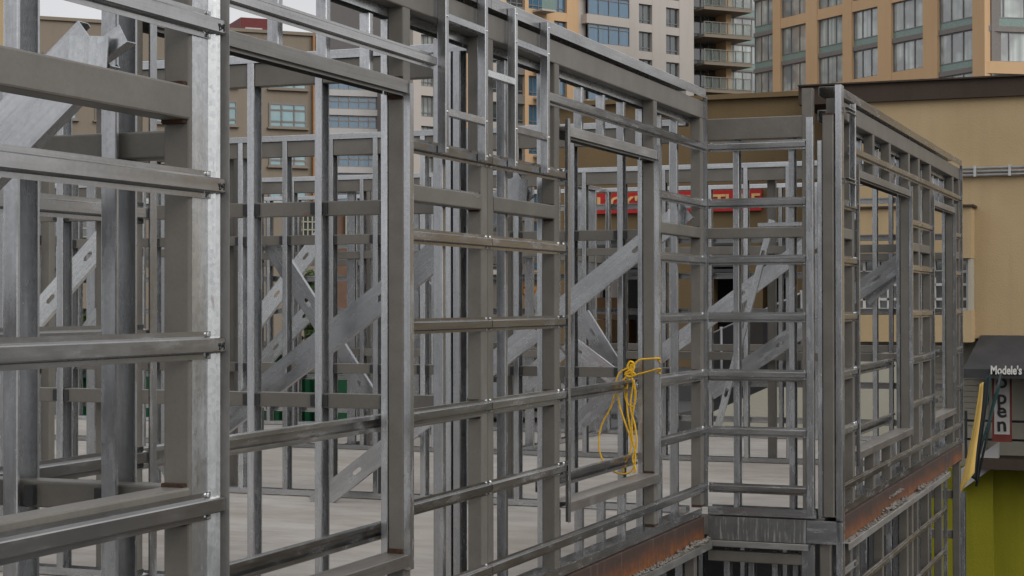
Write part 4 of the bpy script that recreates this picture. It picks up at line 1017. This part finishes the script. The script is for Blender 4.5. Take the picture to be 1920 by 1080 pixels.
# sloping tan wall of the ramp in front of the warehouse
YR2 = 32.0
a, b, c = onY(1300, 788, YR2), onY(1500, 700, YR2), onY(1740, 640, YR2)
pts = [(a.x, GZ), (c.x, GZ), (c.x, c.z), (b.x, b.z), (a.x, a.z)]
rampw = add('ramp_wall', mesh_from('ramp_wall', [(x_, yy, z_) for yy in (YR2, YR2 + 0.3) for x_, z_ in pts], [(0, 1, 2, 3, 4), (9, 8, 7, 6, 5)] + [(i, i + 5, (i + 1) % 5 + 5, (i + 1) % 5) for i in range(5)]), 'cream', None, Matrix.Identity(4))
tag(rampw, 'cream sloping ramp wall beyond the end of the slab', 'wall')
# chain link fence on the ramp wall
cf = thing('chain_link_fence', 'dark chain link fence standing above the cream ramp wall', 'fence', (a.x, YR2 + 0.15, a.z))
def ftop(t): p = Vector(a).lerp(Vector(b), t); return p.x, p.z
v, f = [], []
def wire(x0, z0, x1, z1, r=0.008):
    d = Vector((x1 - x0, z1 - z0)); 
    if d.length < 0.01: return
    d.normalize(); n_ = Vector((-d.y, d.x)) * r; b0 = len(v)
    for yy in (YR2 + 0.14, YR2 + 0.14 + 2 * r):
        v.extend([(x0 + n_.x, yy, z0 + n_.y), (x0 - n_.x, yy, z0 - n_.y), (x1 - n_.x, yy, z1 - n_.y), (x1 + n_.x, yy, z1 + n_.y)])
    f.extend([(b0, b0 + 1, b0 + 2, b0 + 3), (b0 + 7, b0 + 6, b0 + 5, b0 + 4), (b0, b0 + 3, b0 + 7, b0 + 4), (b0 + 1, b0 + 5, b0 + 6, b0 + 2)])
Lx = b.x - a.x; slope = (b.z - a.z) / Lx; FH = 1.5; ns = 46
for i in range(-int(ns * FH / Lx) - 1, ns + 1):
    for sgn in (1, -1):
        t0, t1 = 0.0, 1.0
        xs_ = a.x + Lx * i / ns if sgn > 0 else a.x + Lx * (i / ns) + FH
        xe = xs_ + sgn * FH
        za = lambda xx: a.z + slope * (xx - a.x)
        x0_, x1_ = sorted((xs_, xe))
        lo_, hi_ = max(x0_, a.x), min(x1_, b.x)
        if hi_ - lo_ < 0.05: continue
        def zz_(xx): q = (xx - xs_) / (xe - xs_); return za(xx) + FH * q
        wire(lo_, zz_(lo_), hi_, zz_(hi_))
fm = add('wire_mesh', mesh_from('mesh', v, f), 'dark', cf, Matrix.Identity(4)); fm['kind'] = 'stuff'
for i in range(5):
    t = i / 4; xx = a.x + Lx * t; tube('fence_post', [(xx, YR2 + 0.15, a.z + slope * Lx * t + 0.004), (xx, YR2 + 0.15, a.z + slope * Lx * t + FH + 0.05)], 0.03, 'mullion', cf, 8, 1)
tube('top_rail', [(a.x, YR2 + 0.15, a.z + FH), (b.x, YR2 + 0.15, b.z + FH)], 0.022, 'mullion', cf, 8, 1)

# --- furled cloth flags past the corner of the bay
fg = thing('furled_flag', 'yellow, black and dark green furled flag cloth hanging past the building corner', 'flag', tuple(onY(1840, 930, 27)))
def cloth(name, tl, tr, bl, br, Yp, mat, folds):
    TL, TR, BL, BR = [onY(q[0], q[1], Yp) for q in (tl, tr, bl, br)]
    nx, nz = 14, 26; v, f = [], []
    for j in range(nz + 1):
        t = j / nz
        for i in range(nx + 1):
            s = i / nx
            p = TL.lerp(TR, s).lerp(BL.lerp(BR, s), t)
            w = (BL - BR).length * 0.07 * (0.25 + t)
            p = p + Vector((0, math.sin(s * folds * math.pi + t * 1.3) * w, 0)) + X * (math.sin(t * 4 + s) * 0.02)
            v.append(tuple(p))
    for j in range(nz):
        for i in range(nx): k = j * (nx + 1) + i; f.append((k, k + 1, k + nx + 2, k + nx + 1))
    o = add(name, mesh_from(name, v, f, True), mat, fg, Matrix.Identity(4))
    sm = o.modifiers.new('thickness', 'SOLIDIFY'); sm.thickness = 0.01
    return o
cloth('yellow_cloth', (1837, 720), (1842, 716), (1797, 934), (1829, 886), 27.0, 'yellow', 1.6)
cloth('black_cloth', (1840, 728), (1853, 702), (1820, 892), (1836, 905), 27.25, 'blackcloth', 3)
cloth('green_cloth', (1862, 745), (1878, 705), (1826, 870), (1842, 850), 27.5, 'greencloth', 3)
cloth('green_cloth', (1846, 712), (1854, 700), (1850, 770), (1858, 748), 27.55, 'greencloth', 3)
tube('pole', [onY(1876, 700, 27.6), onY(1830, 912, 27.6)], 0.02, 'dark', fg, 6, 1)

# ------------------------------------------------------------------ parking lot clutter behind the end wall
def dumpster(px, py, Zd, w, label):
    c = CAM + ray(px, py) * Zd; x0, y0 = c.x, c.y; zb = -0.899
    t = thing('dumpster', label, 'dumpster', (x0, y0, zb), 'green dumpsters in the lot')
    h, dp = 1.35, 1.3
    v = [(-w / 2, 0.12, 0.12), (w / 2, 0.12, 0.12), (w / 2, dp, 0.12), (-w / 2, dp, 0.12), (-w / 2, 0, h), (w / 2, 0, h), (w / 2, dp, h + 0.25), (-w / 2, dp, h + 0.25)]
    add('body', mesh_from('bin', v, [(0, 3, 2, 1), (4, 5, 6, 7), (0, 1, 5, 4), (1, 2, 6, 5), (2, 3, 7, 6), (3, 0, 4, 7)]), 'bin', t, Matrix.Translation((x0, y0, zb)))
    for i in range(5):
        xx = x0 - w / 2 + 0.05 + (w - 0.1) * i / 4; box('rib', (xx - 0.04, y0 - 0.05, zb + 0.2), (xx + 0.04, y0 + 0.10, zb + h - 0.1), 'bin', t)
    box('rim', (x0 - w / 2 - 0.05, y0 - 0.06, zb + h - 0.08), (x0 + w / 2 + 0.05, y0 - 0.001, zb + h + 0.01), 'bin', t)
    for sx in (-1, 1): box('lid', (x0 + sx * w / 4 - w / 4 + 0.02, y0 - 0.05, zb + h + 0.27), (x0 + sx * w / 4 + w / 4 - 0.02, y0 + dp, zb + h + 0.32), 'dark', t)
    for sx in (-1, 1): box('caster', (x0 + sx * w * 0.4 - 0.06, y0 + 0.2, zb), (x0 + sx * w * 0.4 + 0.06, y0 + 0.35, zb + 0.119), 'tyre', t)
dumpster(105, 760, 27, 2.0, 'green dumpster seen between the leftmost studs')
dumpster(500, 740, 31, 1.0, 'green dumpster behind the first wide stud beyond the corner post')
dumpster(578, 740, 31, 1.0, 'green dumpster behind the second wide stud beyond the corner post')
def car(c, ang, mat, label):
    t = thing('parked_car', label, 'car', tuple(c))
    def xf(): return Matrix.Translation(c) @ Matrix.Rotation(ang, 4, 'Z')
    def ext(prof, y0, y1):
        n = len(prof); v = [(a_, y0, b_) for a_, b_ in prof] + [(a_, y1, b_) for a_, b_ in prof]
        return v, [tuple(range(n)), tuple(reversed(range(n, 2 * n)))] + [((i + 1) % n, i, n + i, n + (i + 1) % n) for i in range(n)]
    low = [(-2.1, 0.3), (2.1, 0.3), (2.15, 0.6), (2.0, 0.78), (1.1, 0.92), (-1.9, 0.95), (-2.15, 0.75)]
    cab = [(1.05, 0.9), (0.4, 1.42), (-1.2, 1.45), (-1.85, 0.93)]
    v, f = ext(low, -0.85, 0.85); add('body', mesh_from('car', v, f), mat, t, xf())
    v, f = ext(cab, -0.74, 0.74); add('glasshouse', mesh_from('car', v, f), 'glass_dark', t, xf())
    v, f = ext([(0.42, 1.425), (-1.2, 1.455), (-1.2, 1.50), (0.35, 1.47)], -0.72, 0.72); add('roof', mesh_from('car', v, f), mat, t, xf())
    for sx in (-1.35, 1.35):
        for sy in (-0.8, 0.8):
            vv = [(0.33 * math.cos(i * math.pi / 6), yy, 0.33 * math.sin(i * math.pi / 6)) for yy in (-0.1, 0.1) for i in range(12)]
            ff = [tuple(range(12)), tuple(reversed(range(12, 24)))] + [((i + 1) % 12, i, 12 + i, 12 + (i + 1) % 12) for i in range(12)]
            add('wheel', mesh_from('wheel', vv, ff), 'tyre', t, xf() @ Matrix.Translation((sx, sy, 0.33)))
def lotpt(px, Zd, z=-0.9): c = CAM + ray(px, 567) * Zd; return Vector((c.x, c.y, z))
car(lotpt(860, 36), R(10), 'carsilver', 'silver car in the lot, seen low behind the double post')
car(lotpt(1012, 37, GZ), R(25), 'carwhite', 'white car down in the alley behind the window post')
# low brick building with a paned window, behind the lot
Lf = Face(560, 62, 9000)
lbk = thing('brick_building', 'low brick building with dark paned windows behind the parking lot', 'building', tuple(Lf.O + Z * GZ))
u, z = Lf.u, Lf.z
Lf.box('wall', u(-200), u(562), -0.9, z(560, 385), 0.3, 8, 'olive', lbk)
Lf.box('wall', u(596), u(860), -0.9, z(560, 385), 0.3, 8, 'brick', lbk)
Lf.box('wall', u(562) + 0.001, u(596) - 0.001, -0.9, z(560, 445), 0.3, 8, 'olive', lbk)
Lf.box('coping', u(-200), u(860), z(560, 385) + 0.001, z(560, 378), 0.1, 8, 'white', lbk)
for a_, b_, y1_, y0_ in ((562, 596, 400, 445), (440, 480, 400, 450), (330, 380, 400, 450), (650, 690, 400, 450), (100, 170, 400, 450)):
    Lf.window(lbk, u(a_), u(b_), z(560, y0_), z(560, y1_), 'glass_dark', 0.12, 4, (0.33, 0.66), 0.04, 'cream')
# small autumn tree
def tree(px, Zd, zbase, h, rad, label, mat, n):
    c = CAM + ray(px, 567) * Zd; c.z = zbase
    t = thing('tree', label, 'tree', tuple(c))
    def trunk(pts, r0, r1, nm):
        v, f = [], []; S = 7
        for i, p in enumerate(pts):
            r = r0 + (r1 - r0) * i / (len(pts) - 1)
            for s in range(S): a_ = 2 * math.pi * s / S; v.append((p[0] + r * math.cos(a_), p[1] + r * math.sin(a_), p[2]))
        for i in range(len(pts) - 1):
            for s in range(S): f.append((i * S + s, i * S + (s + 1) % S, (i + 1) * S + (s + 1) % S, (i + 1) * S + s))
        return add(nm, mesh_from(nm, v, f, True), 'bark', t, Matrix.Translation(c))
    trunk([(0, 0, 0), (0.05, 0.02, h * 0.3), (-0.03, 0.05, h * 0.6), (0, 0, h * 0.9)], 0.16, 0.04, 'trunk')
    for i in range(5):
        a_ = i * 1.3; trunk([(0, 0, h * (0.35 + 0.1 * i)), (math.cos(a_) * rad * 0.5, math.sin(a_) * rad * 0.5, h * (0.5 + 0.1 * i)), (math.cos(a_) * rad * 0.85, math.sin(a_) * rad * 0.85, h * (0.58 + 0.1 * i))], 0.06, 0.015, 'limb')
    v, f = [], []
    clumps = [(Vector((random.gauss(0, rad * 0.45), random.gauss(0, rad * 0.45), h * random.uniform(0.4, 1.0))), rad * random.uniform(0.2, 0.42)) for _ in range(26)]
    for i in range(n):
        cc, rr_ = random.choice(clumps); d = Vector((random.gauss(0, 1), random.gauss(0, 1), random.gauss(0, 1))).normalized() * rr_ * random.uniform(0.5, 1)
        p = cc + d; e1 = Vector((random.gauss(0, 1), random.gauss(0, 1), random.gauss(0, 1))).normalized(); e2 = e1.orthogonal().normalized(); s = random.uniform(0.05, 0.10)
        b0 = len(v); v.extend([tuple(p - e1 * s), tuple(p + e2 * s * 0.6), tuple(p + e1 * s), tuple(p - e2 * s * 0.6)]); f.append((b0, b0 + 1, b0 + 2, b0 + 3))
    add('crown', mesh_from('crown', v, f), mat, t, Matrix.Translation(c))
tree(1006, 40, GZ, 8.9, 0.5, 'small autumn tree with orange leaves seen between the facade posts', 'leaf', 5000)
tree(575, 52, -0.9, 3.2, 0.5, 'small green tree in the lot behind the wide studs', 'leafgreen', 3000)
tree(150, 55, -0.9, 2.4, 0.6, 'small green tree in the lot behind the leftmost studs', 'leafgreen', 3000)
